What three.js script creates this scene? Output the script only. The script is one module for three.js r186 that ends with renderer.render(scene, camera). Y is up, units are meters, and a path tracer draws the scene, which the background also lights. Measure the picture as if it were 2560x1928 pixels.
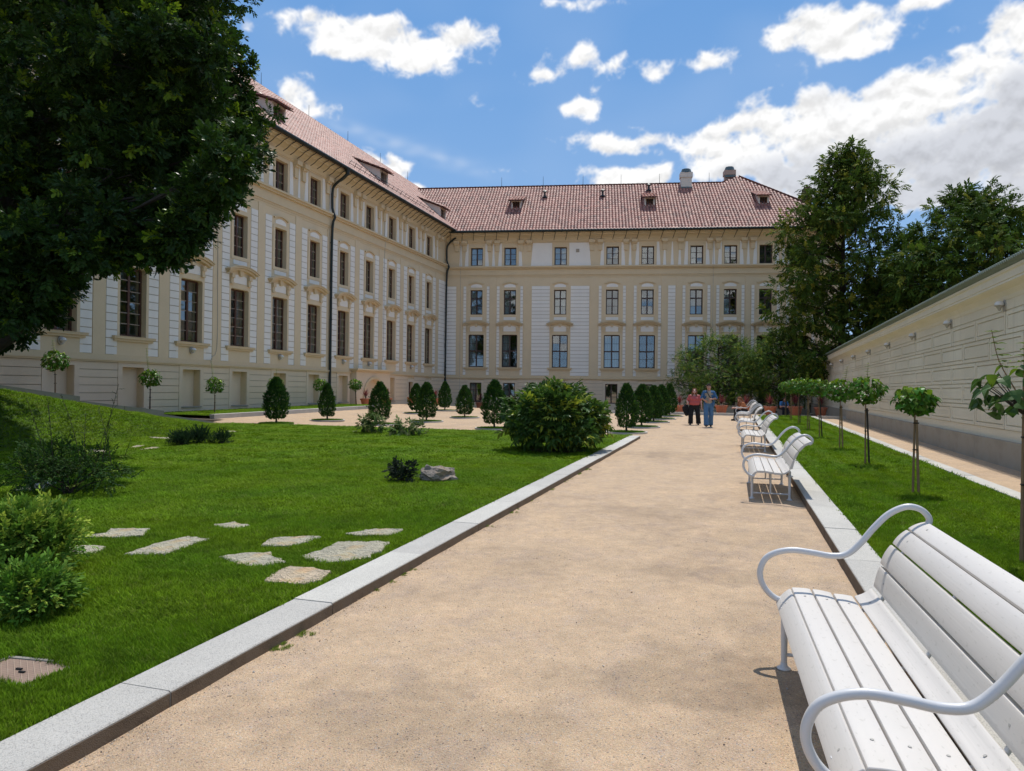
import * as THREE from 'three';
import { mergeGeometries, mergeVertices, toCreasedNormals } from 'three/addons/utils/BufferGeometryUtils.js';
import { MarchingCubes } from 'three/addons/objects/MarchingCubes.js';
import { createNoise3D, createNoise2D } from 'simplex-noise';

// ---------------------------------------------------------------- camera, sky, sun, exposure
const scene = new THREE.Scene();
const camera = new THREE.PerspectiveCamera(2 * Math.atan(964 / 1800) * 180 / Math.PI, 1024 / 771, 0.1, 1500);
camera.position.set(0, 1.67, 0);
camera.rotation.order = 'YXZ';
camera.rotation.set(-0.003, Math.atan(0.307), 0.01);

const renderer = new THREE.WebGLRenderer({ antialias: true });
renderer.toneMapping = THREE.LinearToneMapping;
renderer.toneMappingExposure = 1.06;
renderer.shadowMap.enabled = true;

const SUN_AZ = 5 * Math.PI / 180, SUN_EL = 63 * Math.PI / 180;      // a little right of the path's direction, high
const sunDir = new THREE.Vector3(Math.sin(SUN_AZ) * Math.cos(SUN_EL), Math.sin(SUN_EL), -Math.cos(SUN_AZ) * Math.cos(SUN_EL));
const sun = new THREE.DirectionalLight(new THREE.Color(1.0, 0.955, 0.88), 3.95);
sun.name = 'sun';
sun.position.copy(sunDir).multiplyScalar(120).add(new THREE.Vector3(-8, 0, -28));
sun.target.position.set(-8, 0, -28);
sun.castShadow = true;
Object.assign(sun.shadow.camera, { left: -50, right: 50, top: 50, bottom: -50, near: 10, far: 260 });
sun.shadow.mapSize.set(4096, 4096);
scene.add(sun, sun.target);

// ---------------------------------------------------------------- random numbers and noise
const rng = (seed) => () => { seed = (seed + 0x6d2b79f5) | 0; let t = Math.imul(seed ^ (seed >>> 15), 1 | seed); t = (t + Math.imul(t ^ (t >>> 7), 61 | t)) ^ t; return ((t ^ (t >>> 14)) >>> 0) / 4294967296; };
const n3 = createNoise3D(rng(11)), n2 = createNoise2D(rng(12));
const clamp = (x, a = 0, b = 1) => Math.min(b, Math.max(a, x)), mix = (a, b, t) => a + (b - a) * t;
const ss = (a, b, x) => { const t = clamp((x - a) / (b - a)); return t * t * (3 - 2 * t); };
const fbm3 = (x, y, z, o) => { let a = 0.5, s = 0; for (let i = 0; i < o; i++) { s += a * n3(x, y, z); x *= 2.03; y *= 2.03; z *= 2.03; a *= 0.52; } return s; };
const fbm2 = (x, y, o) => { let a = 0.5, s = 0; for (let i = 0; i < o; i++) { s += a * n2(x, y); x *= 2.03; y *= 2.03; a *= 0.52; } return s; };
const R = rng(2024), rnd = (a = 0, b = 1) => a + (b - a) * R(), PI = Math.PI;

// ---------------------------------------------------------------- the sky: blue air and cumulus, as [azimuth, elevation, half width, half height, weight] in degrees
{
  const W = 4096, Hh = 2048, data = new Float32Array(W * Hh * 4), D2 = PI / 180;
  const seen = [[-33.7,25.8,2.3,1.0,1.00],[-31.0,24.8,2.9,1.5,1.10],[-28.2,25.5,2.9,1.3,0.90],[-25.3,24.3,3.7,1.6,1.20],[-21.0,25.6,2.5,1.1,1.10],[-33.7,21.0,1.4,1.5,1.10],[-33.4,19.8,1.9,1.2,1.00],[-20.4,21.3,1.4,0.6,0.70],[-14.2,23.1,2.0,0.6,0.75],[-11.6,24.3,2.2,1.2,0.70],[-10.0,23.5,1.3,0.6,0.60],[-10.9,21.0,1.9,1.0,0.80],[-13.8,20.9,2.1,0.5,0.50],[-12.1,18.7,3.1,0.9,0.90],[-8.5,18.0,3.1,0.7,0.80],[-5.7,18.5,1.7,0.6,0.70],[-2.2,23.3,2.0,1.0,0.85],[-5.9,23.0,1.3,0.9,0.70],[-6.9,15.8,2.7,1.0,1.30],[-8.9,15.6,2.1,0.7,1.10],[-26.8,16.3,1.7,1.1,1.30],[-24.6,15.0,1.4,0.5,0.90],[-28.6,16.7,1.4,0.7,0.80],[3.8,24.5,1.8,1.0,0.90],[7.0,24.7,3.3,1.6,1.30],[9.4,23.5,2.2,1.4,1.00],[6.4,23.2,2.0,0.9,0.80],[12.3,25.0,2.0,0.5,0.80],[-11.0,27.8,2.6,0.6,0.80],[-37.6,24.8,0.9,0.6,0.70],[-0.8,18.2,3.5,1.3,1.10],[-1.8,17.0,2.0,1.6,1.00],[3.2,18.8,3.3,1.5,1.20],[1.9,17.0,3.7,1.9,1.20],[7.0,18.4,4.0,2.1,1.30],[5.7,15.7,3.5,1.9,1.20],[10.8,19.0,3.5,1.7,1.30],[14.5,19.5,3.0,1.9,1.30],[17.1,21.2,2.1,1.8,1.30],[18.1,22.3,1.4,1.5,1.10],[11.4,16.0,5.2,2.4,1.50],[16.3,16.1,3.6,3.1,1.50],[18.8,17.1,2.7,3.2,1.40],[12.8,13.4,5.1,1.5,1.20],[8.5,14.2,4.2,1.2,1.10],[17.6,12.5,2.4,1.2,1.00],[-6.7,17.6,1.7,0.3,0.40],[-10.3,16.5,2.1,0.5,0.50],[-0.5,15.4,1.3,0.6,0.60],[14.2,21.8,1.5,0.4,0.40],[-13.6,15.6,2.1,0.3,0.35],[-18.0,16.4,2.1,0.2,0.25],[20.4,20.2,3.2,3.0,1.40],[22.7,17.6,4.0,3.8,1.40],[21.6,13.0,3.8,2.2,1.30]];
  const blobs = seen.slice(), q = rng(77);
  for (let k = 0; k < 190; k++) {                                    // the same broken cumulus all round
    const az = q() * 360 - 180, el = 6 + Math.pow(q(), 1.3) * 66, big = 1 + q() * 4.5;
    if (az > -58 && az < 25 && el < 31) continue;
    const n = 2 + Math.floor(q() * 4);
    for (let j = 0; j < n; j++) blobs.push([az + (q() - 0.5) * big * 3 / Math.cos(el * D2), el + (q() - 0.5) * big * 0.9, big * (0.5 + q()), big * (0.3 + q() * 0.35), 0.6 + q() * 0.7]);
  }
  const cell = new Map();                                            // blobs by 4-degree cells
  for (const b of blobs) {
    const k = 1 / Math.max(0.2, Math.cos(b[1] * D2));
    for (let e = Math.floor((b[1] - b[3] * 2.2) / 4); e <= Math.floor((b[1] + b[3] * 2.2) / 4); e++)
      for (let a = Math.floor((b[0] - b[2] * 2.2 * k) / 4); a <= Math.floor((b[0] + b[2] * 2.2 * k) / 4); a++) {
        const key = ((a + 180) % 90) * 100 + e;
        if (!cell.has(key)) cell.set(key, []);
        cell.get(key).push(b);
      }
  }
  const field = (az, el) => {
    const list = cell.get(((Math.floor(az / 4) + 180) % 90) * 100 + Math.floor(el / 4));
    if (!list) return -1;
    let f = 0;
    const ca = Math.cos(el * D2);
    for (const b of list) {
      let da = az - b[0]; if (da > 180) da -= 360; if (da < -180) da += 360;
      const x = da * ca / b[2], y = (el - b[1]) / b[3], d = x * x + y * y;
      if (d < 4.8) f += b[4] * Math.exp(-d * 1.15);
    }
    return f;
  };
  const at3 = (az, el) => { const ca = Math.cos(el * D2); return [ca * Math.sin(az * D2), Math.sin(el * D2), -ca * Math.cos(az * D2)]; };
  const lump = (x, y, z) => {                                         // billowy noise with ragged edges
    const w = 0.006 * n3(x * 26, y * 32, z * 26);
    let s = 0, a = 0.46, k = 16; x += w; z -= w; y += w;
    for (let i = 0; i < 7; i++) { const v = n3(x * k + i * 7, y * k * 1.3, z * k - i * 3); s += a * (i === 2 || i === 3 ? 1.3 * (0.42 - Math.abs(v)) : v); k *= 2.07; a *= 0.56; }
    return s;
  };
  for (let j = 0; j < Hh; j++) {
    const el = ((j + 0.5) / Hh - 0.5) * 180, up = Math.max(el, 0);
    const t = 1 - Math.exp(-up / 19), lo = [0.40, 0.60, 0.86], hi = [0.078, 0.262, 0.63];
    const base = [0, 1, 2].map((c) => mix(lo[c], hi[c], t));
    for (let i = 0; i < W; i++) {
      const az3 = ((i + 0.5) / W - 0.5) * 2 * PI, az = Math.atan2(Math.cos(az3), -Math.sin(az3)) / D2;   // column -> direction (cos, ., sin)
      let [r, g, b] = base, o = (j * W + i) * 4;
      if (el > 2) {
        const ca = Math.cos(el * D2), x = ca * Math.sin(az * D2), y = Math.sin(el * D2), z = -ca * Math.cos(az * D2);
        // thin veil of high cloud
        const veil = clamp(0.16 + 0.5 * n3(x * 3.2, y * 7, z * 3.2) + 0.25 * n3(x * 9 + 4, y * 17, z * 9)) * 0.13;
        r = mix(r, 0.62, veil); g = mix(g, 0.72, veil); b = mix(b, 0.86, veil);
        // a long thin streak
        const sx = (az + 31.7) / 14, sy = el - (19.3 - 3.3 * sx);
        if (sx > -0.2 && sx < 1.15) {
          const w = 0.35 * Math.exp(-sy * sy / (0.22 + 0.25 * Math.abs(sx))) * (0.6 + 0.4 * n3(x * 30, y * 60, z * 30)) * ss(-0.2, 0.15, sx) * (1 - ss(0.6, 1.15, sx));
          r = mix(r, 0.68, w); g = mix(g, 0.76, w); b = mix(b, 0.88, w);
        }
        const f = field(az, el);
        if (f > 0.08) {
          const nz = lump(x, y, z), d = Math.min(f, 1.22) * 1.12 + nz * 1.15 - 0.50;
          if (d > 0) {
            const up3 = at3(az, el + 0.5), rel = nz - lump(...up3);     // billows catch the high sun on top
            const over = Math.max(0, field(az, el + 2.2)) * 0.6 + Math.max(0, field(az, el + 4.2)) * 0.6, deep = ss(0.75, 2.3, over) * ss(0.2, 0.9, d);
            const alpha = ss(-0.03, 0.66, d), lum = mix(0.92, 0.62, deep) * (1 + 0.17 * clamp(rel * 2.6, -1, 0.5) * ss(0.1, 0.6, d));
            r = mix(r, lum * mix(1, 0.95, deep), alpha); g = mix(g, lum * mix(1, 0.985, deep), alpha); b = mix(b, lum * mix(1.0, 1.07, deep), alpha);
          }
        }
      }
      data[o] = r; data[o + 1] = g; data[o + 2] = b; data[o + 3] = 1;
    }
  }
  const t = new THREE.DataTexture(data, W, Hh, THREE.RGBAFormat, THREE.FloatType);
  t.mapping = THREE.EquirectangularReflectionMapping;
  t.magFilter = THREE.LinearFilter; t.needsUpdate = true;
  scene.background = t; scene.environment = t;
}
console.log('sky done');

// ---------------------------------------------------------------- textures
const enc = (c) => Math.round(255 * clamp(c <= 0.0031308 ? c * 12.92 : 1.055 * Math.pow(c, 1 / 2.4) - 0.055));
function tex(n, fn, metres, srgb = true) {
  const d = new Uint8Array(n * n * 4);
  for (let y = 0, o = 0; y < n; y++) for (let x = 0; x < n; x++, o += 4) {
    const c = fn(x, y);
    if (srgb) { d[o] = enc(c[0]); d[o + 1] = enc(c[1]); d[o + 2] = enc(c[2]); } else d[o] = d[o + 1] = d[o + 2] = Math.round(255 * clamp(c));
    d[o + 3] = 255;
  }
  const t = new THREE.DataTexture(d, n, n, THREE.RGBAFormat);
  if (srgb) t.colorSpace = THREE.SRGBColorSpace;
  t.wrapS = t.wrapT = THREE.RepeatWrapping; t.magFilter = THREE.LinearFilter; t.minFilter = THREE.LinearMipmapLinearFilter; t.generateMipmaps = true;
  t.repeat.set(1 / metres, 1 / metres); t.needsUpdate = true;
  return t;
}
const hash = (x, y, s) => { let h = Math.imul(x, 374761393) + Math.imul(y, 668265263) + Math.imul(s, 2147483647 ^ 0x5bd1e995) | 0; h = Math.imul(h ^ (h >>> 13), 1274126177); return ((h ^ (h >>> 16)) >>> 0) / 4294967296; };
const md = (a, n) => ((a % n) + n) % n;
function vn(x, y, p, s) {                                             // tileable value noise, p cells to a side
  const xi = Math.floor(x), yi = Math.floor(y), u = x - xi, v = y - yi, a = u * u * (3 - 2 * u), b = v * v * (3 - 2 * v);
  const h = (i, j) => hash(md(xi + i, p), md(yi + j, p), s);
  return mix(mix(h(0, 0), h(1, 0), a), mix(h(0, 1), h(1, 1), a), b);
}
const tf = (x, y, n, p, o, s) => { let a = 0.5, v = 0, w = 0; for (let i = 0; i < o; i++) { v += a * vn(x / n * p, y / n * p, p, s + i); w += a; p *= 2; a *= 0.55; } return v / w; };
function cells(x, y, n, c, s) {                                       // tileable Worley: [nearest, second, random of nearest, another]
  const fx = x / n * c, fy = y / n * c, xi = Math.floor(fx), yi = Math.floor(fy);
  let d1 = 9, d2 = 9, id = 0, id2 = 0;
  for (let j = -1; j <= 1; j++) for (let i = -1; i <= 1; i++) {
    const a = md(xi + i, c), b = md(yi + j, c), dx = xi + i + hash(a, b, s) - fx, dy = yi + j + hash(a, b, s + 1) - fy, d = dx * dx + dy * dy;
    if (d < d1) { d2 = d1; d1 = d; id = hash(a, b, s + 2); id2 = hash(a, b, s + 3); } else if (d < d2) d2 = d;
  }
  return [Math.sqrt(d1), Math.sqrt(d2), id, id2];
}
const GN = 2048, gravelH = new Float32Array(GN * GN);
const gravelColor = tex(GN, (x, y) => {
  const a = cells(x, y, GN, 330, 5), b = cells(x, y, GN, 760, 15), big = a[2] > 0.8, e = big ? a : b, dome = clamp((e[1] - e[0]) * 1.7), lowf = tf(x, y, GN, 6, 4, 40);
  gravelH[y * GN + x] = (big ? 0.35 + 0.65 * dome : 0.45 * dome) * 0.8 + 0.2 * tf(x, y, GN, 90, 2, 60);
  let t = e[3], l = mix(0.70, 1.22, e[2] * 0.6 + 0.4 * hash(Math.floor(e[3] * 9999), 3, 7)) * mix(0.9, 1.1, lowf) * mix(0.84, 1.1, tf(x, y, GN, 34, 3, 44));
  let c = t < 0.62 ? [0.50, 0.352, 0.215] : t < 0.78 ? [0.56, 0.42, 0.275] : t < 0.87 ? [0.44, 0.37, 0.295] : t < 0.93 ? [0.24, 0.18, 0.135] : [0.55, 0.345, 0.235];
  return [c[0] * l, c[1] * l, c[2] * l];
}, 2.6);
const gravelBump = tex(GN, (x, y) => gravelH[y * GN + x], 2.6, false);
const plasterTex = tex(1024, (x, y) => { const a = tf(x, y, 1024, 5, 6, 70), b = tf(x, y, 1024, 160, 2, 75), l = 0.9 + 0.13 * a + 0.05 * (b - 0.5); return [l, l * (0.985 + 0.02 * a), l * (0.97 + 0.035 * a)]; }, 3.7);
const plasterBump = tex(1024, (x, y) => 0.6 * tf(x, y, 1024, 120, 3, 78) + 0.4 * tf(x, y, 1024, 14, 3, 79), 1.7, false);
const oldTex = tex(1024, (x, y) => {                                  // weathered plaster: blotches and run-off streaks
  const a = tf(x, y, 1024, 4, 6, 90), s = vn(x / 1024 * 64, y / 1024 * 4, 64, 95), s2 = vn(x / 1024 * 170, y / 1024 * 6, 170, 96), b = tf(x, y, 1024, 150, 2, 97);
  const l = (0.86 + 0.2 * a + 0.05 * (b - 0.5)) * (1 - 0.10 * ss(0.66, 0.95, s) * ss(0.35, 0.7, a) - 0.07 * ss(0.7, 1, s2) * ss(0.4, 0.8, a));
  return [l, l * (0.985 + 0.01 * a), l * (0.955 + 0.03 * a)];
}, 4.3);
const graniteTex = tex(1024, (x, y) => {
  const a = cells(x, y, 1024, 260, 31), l = 0.9 + 0.16 * (tf(x, y, 1024, 6, 5, 33) - 0.5), k = a[3] < 0.13 ? 0.68 : a[3] < 0.5 ? 1.0 : a[3] < 0.8 ? 0.92 : 1.06;
  return [l * k, l * k * 0.985, l * k * 0.945];
}, 1.3);
const graniteBump = tex(1024, (x, y) => 0.5 * tf(x, y, 1024, 220, 2, 35) + 0.5 * cells(x, y, 1024, 260, 31)[0], 1.3, false);
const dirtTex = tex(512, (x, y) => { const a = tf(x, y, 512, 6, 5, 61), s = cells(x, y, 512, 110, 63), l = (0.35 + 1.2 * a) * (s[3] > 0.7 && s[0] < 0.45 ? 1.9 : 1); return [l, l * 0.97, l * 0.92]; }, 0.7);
const concreteTex = tex(512, (x, y) => { const l = 0.72 + 0.5 * tf(x, y, 512, 5, 6, 50) + (hash(x, y, 52) - 0.5) * 0.12; return [l, l * 0.98, l * 0.94]; }, 1.6);
const slabTex = tex(1024, (x, y) => {                                 // rough-hewn pale stone
  const r = tf(x, y * 2.2, 1024, 24, 4, 110), a = tf(x, y, 1024, 5, 5, 112), w = ss(0.62, 0.8, tf(x, y, 1024, 6, 4, 114)), l = 0.62 + 0.62 * r + (hash(x, y, 3) - 0.5) * 0.1;
  return [l * mix(0.95, 1.12, w), l * mix(0.95, 0.93, w), l * mix(0.88, 0.72, w) * mix(0.96, 1.04, a)];
}, 1.1);
const slabBump = tex(1024, (x, y) => tf(x, y * 2.2, 1024, 24, 4, 110) * 0.75 + 0.25 * tf(x, y, 1024, 130, 2, 118), 1.1, false);
const paintTex = tex(512, (x, y) => {                                 // white paint on wood: faint grain and scuffs
  const gr = tf(x * 0.35, y * 6, 512, 8, 4, 130), s = ss(0.72, 0.8, tf(x * 3, y * 6, 512, 12, 3, 133)), l = 0.955 + 0.035 * gr - 0.12 * s + 0.06 * (tf(x, y, 512, 3, 4, 138) - 0.5);
  return [l, l * 0.993, l * (0.975 - 0.02 * s)];
}, 0.9);
const paintBump = tex(512, (x, y) => tf(x * 0.35, y * 8, 512, 12, 3, 136), 0.9, false);
const barkTex = tex(512, (x, y) => { const l = 0.45 + 1.0 * tf(x * 3, y * 0.8, 512, 12, 4, 140); return [l, l * 0.94, l * 0.86]; }, 0.8);
const barkBump = tex(512, (x, y) => tf(x * 3, y * 0.8, 512, 12, 4, 140), 0.8, false);
const coverTex = tex(512, (x, y) => { const u = md(x + y, 64), v = md(x - y, 64), l = (u < 12 || v < 12 ? 1.05 : 0.72) * (0.85 + 0.3 * tf(x, y, 512, 8, 4, 150)); return [l, l * 0.93, l * 0.86]; }, 0.42);
const coverBump = tex(512, (x, y) => (md(x + y, 64) < 12 || md(x - y, 64) < 12 ? 1 : 0), 0.42, false);
const denimTex = tex(256, (x, y) => { const l = 0.75 + 0.35 * tf(x, y, 256, 6, 4, 160) + 0.15 * (vn(x / 2, y / 8, 128, 162) - 0.5); return [l, l, l]; }, 0.25);
console.log('textures done');

// ---------------------------------------------------------------- materials (linear base colours)
const rgb = (r, g, b) => new THREE.Color().setRGB(r, g, b);
const mat = (c, o = {}) => new THREE.MeshStandardMaterial({ color: rgb(...c), roughness: 0.85, metalness: 0, ...o });
const phys = (c, o = {}) => new THREE.MeshPhysicalMaterial({ color: rgb(...c), roughness: 0.8, ...o });
const leafMat = (o = {}) => phys([1, 1, 1], { roughness: 0.96, specularIntensity: 0.22, transmission: 0.3, thickness: 0, clearcoat: 0.07, clearcoatRoughness: 0.4, vertexColors: true, side: THREE.DoubleSide, ...o });
const M = {
  gravel: mat([1, 1, 1], { map: gravelColor, bumpMap: gravelBump, bumpScale: 0.006, roughness: 0.95, vertexColors: true }),
  turf: mat([0.06, 0.11, 0.012], { roughness: 1, map: concreteTex }),
  soil: mat([0.075, 0.055, 0.038], { roughness: 1, map: concreteTex }),
  blade: phys([1, 1, 1], { roughness: 0.96, specularIntensity: 0.12, transmission: 0.3, thickness: 0, clearcoat: 0.04, clearcoatRoughness: 0.4, side: THREE.DoubleSide }),
  granite: mat([0.52, 0.505, 0.475], { map: graniteTex, bumpMap: graniteBump, bumpScale: 0.003, roughness: 0.8 }),
  granite2: mat([0.475, 0.46, 0.435], { map: graniteTex, bumpMap: graniteBump, bumpScale: 0.003, roughness: 0.8 }),
  granite3: mat([0.555, 0.54, 0.505], { map: graniteTex, bumpMap: graniteBump, bumpScale: 0.003, roughness: 0.8 }),
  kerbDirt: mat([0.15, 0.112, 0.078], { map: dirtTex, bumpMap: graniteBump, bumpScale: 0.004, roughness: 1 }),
  joint: mat([0.40, 0.335, 0.235], { roughness: 1 }),
  concrete: mat([0.24, 0.225, 0.195], { map: concreteTex, roughness: 0.95 }),
  slab: mat([0.47, 0.43, 0.345], { map: slabTex, bumpMap: slabBump, bumpScale: 0.06, roughness: 0.95 }),
  slabWarm: mat([0.56, 0.45, 0.34], { map: slabTex, bumpMap: slabBump, bumpScale: 0.06, roughness: 0.95 }),
  beige: mat([0.715, 0.575, 0.375], { map: plasterTex, bumpMap: plasterBump, bumpScale: 0.004 }),
  beige2: mat([0.69, 0.55, 0.35], { map: plasterTex, bumpMap: plasterBump, bumpScale: 0.004 }),
  white: mat([0.85, 0.815, 0.745], { map: plasterTex, bumpMap: plasterBump, bumpScale: 0.004 }),
  white2: mat([0.82, 0.785, 0.715], { map: plasterTex, bumpMap: plasterBump, bumpScale: 0.004 }),
  base: mat([0.735, 0.60, 0.435], { map: plasterTex, bumpMap: plasterBump, bumpScale: 0.004 }),
  cream: mat([0.80, 0.745, 0.61], { map: oldTex, bumpMap: plasterBump, bumpScale: 0.004 }),
  cream2: mat([0.775, 0.71, 0.57], { map: oldTex, bumpMap: plasterBump, bumpScale: 0.004 }),
  plinth: mat([0.36, 0.325, 0.27], { map: concreteTex, roughness: 0.95 }),
  tile: mat([1, 1, 1], { roughness: 0.62, vertexColors: true }),
  tileBed: mat([0.10, 0.045, 0.035], { roughness: 1 }),
  capTile: mat([0.17, 0.21, 0.16], { roughness: 0.45 }),
  iron: mat([0.018, 0.022, 0.022], { roughness: 0.5, metalness: 0.3 }),
  gutter: mat([0.022, 0.030, 0.028], { roughness: 0.45, metalness: 0.4 }),
  frame: mat([0.085, 0.034, 0.018], { roughness: 0.5 }),
  frameBack: mat([0.055, 0.030, 0.022], { roughness: 0.5 }),
  bar: mat([0.34, 0.27, 0.21], { roughness: 0.6 }),
  glass: phys([0.9, 0.95, 0.95], { roughness: 0.02, transmission: 1, thickness: 0, ior: 2.05 }),
  room: mat([0.36, 0.31, 0.25], { roughness: 1 }),
  hollowBoard: mat([0.15, 0.09, 0.055], { roughness: 0.9 }),
  dark: mat([0.02, 0.018, 0.016], { roughness: 1 }),
  curtain: mat([0.30, 0.30, 0.30], { roughness: 1 }),
  curtainDark: mat([0.07, 0.06, 0.055], { roughness: 1 }),
  bench: mat([0.61, 0.575, 0.535], { map: paintTex, bumpMap: paintBump, bumpScale: 0.0004, roughness: 0.45 }),
  benchIron: mat([0.58, 0.575, 0.57], { roughness: 0.35 }),
  bark: mat([0.085, 0.065, 0.048], { map: barkTex, bumpMap: barkBump, bumpScale: 0.02, roughness: 1 }),
  barkDark: mat([0.04, 0.033, 0.026], { map: barkTex, bumpMap: barkBump, bumpScale: 0.02, roughness: 1 }),
  stake: mat([0.25, 0.17, 0.10], { map: barkTex, roughness: 0.95 }),
  tie: mat([0.03, 0.025, 0.02], { roughness: 0.9 }),
  terracotta: mat([0.46, 0.155, 0.085], { map: concreteTex, roughness: 0.9 }),
  lamp: mat([0.70, 0.69, 0.66], { roughness: 0.3 }),
  lampMetal: mat([0.40, 0.38, 0.34], { roughness: 0.5 }),
  leaf: leafMat(), leafGloss: leafMat({ clearcoat: 0.26, clearcoatRoughness: 0.3 }), laurel: leafMat({ clearcoat: 0.3, clearcoatRoughness: 0.3 }), leafDry: leafMat({ clearcoat: 0.0 }),
  rock: mat([0.30, 0.25, 0.215], { map: slabTex, bumpMap: slabBump, bumpScale: 0.03, roughness: 0.95 }),
  cover: mat([0.34, 0.25, 0.20], { map: coverTex, bumpMap: coverBump, bumpScale: 0.006, roughness: 0.7, metalness: 0.2 }),
  pebble: mat([1, 1, 1], { roughness: 0.9 }),
  moss: mat([0.10, 0.14, 0.02], { roughness: 1 }),
  brownstone: mat([0.075, 0.042, 0.030], { map: concreteTex, roughness: 1 }),
  chimney: mat([0.66, 0.60, 0.52], { map: oldTex, roughness: 0.9 }),
  chimneyBrown: mat([0.42, 0.30, 0.24], { map: oldTex, roughness: 0.9 }),
  lead: mat([0.09, 0.12, 0.12], { roughness: 0.5, metalness: 0.3 }),
};

// ---------------------------------------------------------------- helpers
const taken = new Map();
const numbered = (name) => { const k = taken.get(name) ?? 0; taken.set(name, k + 1); return k ? name + '_' + String(k).padStart(3, '0') : name; };
const shade = (o) => { o.castShadow = o.receiveShadow = true; return o; };
function thing(name, label, category, p = [0, 0, 0], turn = 0, group) {
  const o = new THREE.Group(); o.name = numbered(name); o.position.set(...p); o.rotation.y = turn;
  o.userData = { label, category }; if (group) o.userData.group = group;
  scene.add(o); return o;
}
function part(name, geo, m, parent, p, r) {
  const o = shade(new THREE.Mesh(geo, m)); o.name = name;
  if (p) o.position.set(...p); if (r) o.rotation.set(...r);
  parent.add(o); return o;
}
function structure(name, geo, m, label, kind = 'structure') { const o = part(numbered(name), geo, m, scene); o.userData = { kind, label }; return o; }
function copyOf(src, label, p, turn = 0, s = 1) {
  const o = src.clone(); o.name = numbered(src.name.replace(/_\d{3}$/, '')); o.userData = { ...src.userData, label };
  o.position.set(...p); o.rotation.set(0, turn, 0); o.scale.setScalar(s); scene.add(o); return o;
}
function metreUV(g) {                                                 // uv in metres from the faces' main direction
  if (g.index) g = g.toNonIndexed();
  const p = g.attributes.position.array, uv = new Float32Array(p.length / 3 * 2);
  for (let i = 0; i < p.length; i += 9) {
    const ax = p[i + 3] - p[i], ay = p[i + 4] - p[i + 1], az = p[i + 5] - p[i + 2], bx = p[i + 6] - p[i], by = p[i + 7] - p[i + 1], bz = p[i + 8] - p[i + 2];
    const nx = Math.abs(ay * bz - az * by), ny = Math.abs(az * bx - ax * bz), nz = Math.abs(ax * by - ay * bx);
    for (let k = 0; k < 3; k++) {
      const x = p[i + k * 3], y = p[i + k * 3 + 1], z = p[i + k * 3 + 2], o = (i / 3 + k) * 2;
      if (ny >= nx && ny >= nz) { uv[o] = x; uv[o + 1] = z; } else if (nx >= nz) { uv[o] = z; uv[o + 1] = y; } else { uv[o] = x; uv[o + 1] = y; }
    }
  }
  g.setAttribute('uv', new THREE.BufferAttribute(uv, 2));
  return g;
}
const boxes = new Map();
function box(w, h, d) { const k = [w, h, d].map((x) => x.toFixed(3)).join(); if (!boxes.has(k)) boxes.set(k, metreUV(new THREE.BoxGeometry(w, h, d))); return boxes.get(k); }
const bx = (w, h, d, x, y, z) => new THREE.BoxGeometry(w, h, d).translate(x, y, z).toNonIndexed();
const span = (x0, x1, y0, y1, z0, z1) => bx(x1 - x0, y1 - y0, z1 - z0, (x0 + x1) / 2, (y0 + y1) / 2, (z0 + z1) / 2);
const join = (list) => { const l = list.map((g) => (g.index ? g.toNonIndexed() : g)); for (const g of l) for (const a of Object.keys(g.attributes)) if (!['position', 'normal', 'uv', 'color'].includes(a)) g.deleteAttribute(a); return mergeGeometries(l); };
const poly = (pts, z0, z1, holes = []) => { const s = new THREE.Shape(pts.map((p) => new THREE.Vector2(...p))); for (const h of holes) s.holes.push(new THREE.Path(h.map((p) => new THREE.Vector2(...p)))); return metreUV(new THREE.ExtrudeGeometry(s, { depth: z1 - z0, bevelEnabled: false, curveSegments: 12 }).translate(0, 0, z0)); };
const V = (x, y, z) => new THREE.Vector3(x, y, z);
function tube(pts, r, seg = 24, sides = 8, closed = false) { return new THREE.TubeGeometry(new THREE.CatmullRomCurve3(pts.map((p) => V(...p)), closed, 'catmullrom', 0.5), seg, r, sides, closed); }
function rod(a, b, r0, r1 = r0, sides = 8) {
  const A = V(...a), B = V(...b), d = B.clone().sub(A), g = new THREE.CylinderGeometry(r1, r0, d.length(), sides, 1);
  g.applyQuaternion(new THREE.Quaternion().setFromUnitVectors(V(0, 1, 0), d.clone().normalize())); g.translate((A.x + B.x) / 2, (A.y + B.y) / 2, (A.z + B.z) / 2); return g;
}
function taper(pts, r0, r1, seg = 10, sides = 7, wob = 0) {           // a limb: a tube that thins along its length
  const c = new THREE.CatmullRomCurve3(pts.map((p) => (p.isVector3 ? p : V(...p)))), f = c.computeFrenetFrames(seg), pos = [], uv = [], idx = [];
  for (let i = 0; i <= seg; i++) {
    const t = i / seg, p = c.getPoint(t), r = mix(r0, r1, Math.pow(t, 0.85));
    for (let k = 0; k <= sides; k++) {
      const a = k / sides * 2 * PI, rr = r * (1 + wob * n3(p.x * 2 + Math.cos(a), p.y * 2, p.z * 2 + Math.sin(a))), q = p.clone().addScaledVector(f.normals[i], Math.cos(a) * rr).addScaledVector(f.binormals[i], Math.sin(a) * rr);
      pos.push(q.x, q.y, q.z); uv.push(k / sides * 0.8, t * c.getLength());
      if (i < seg && k < sides) { const a0 = i * (sides + 1) + k, b0 = a0 + sides + 1; idx.push(a0, a0 + 1, b0, a0 + 1, b0 + 1, b0); }
    }
  }
  const g = new THREE.BufferGeometry(); g.setAttribute('position', new THREE.Float32BufferAttribute(pos, 3)); g.setAttribute('uv', new THREE.Float32BufferAttribute(uv, 2)); g.setIndex(idx); g.computeVertexNormals(); return g.toNonIndexed();
}
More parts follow.
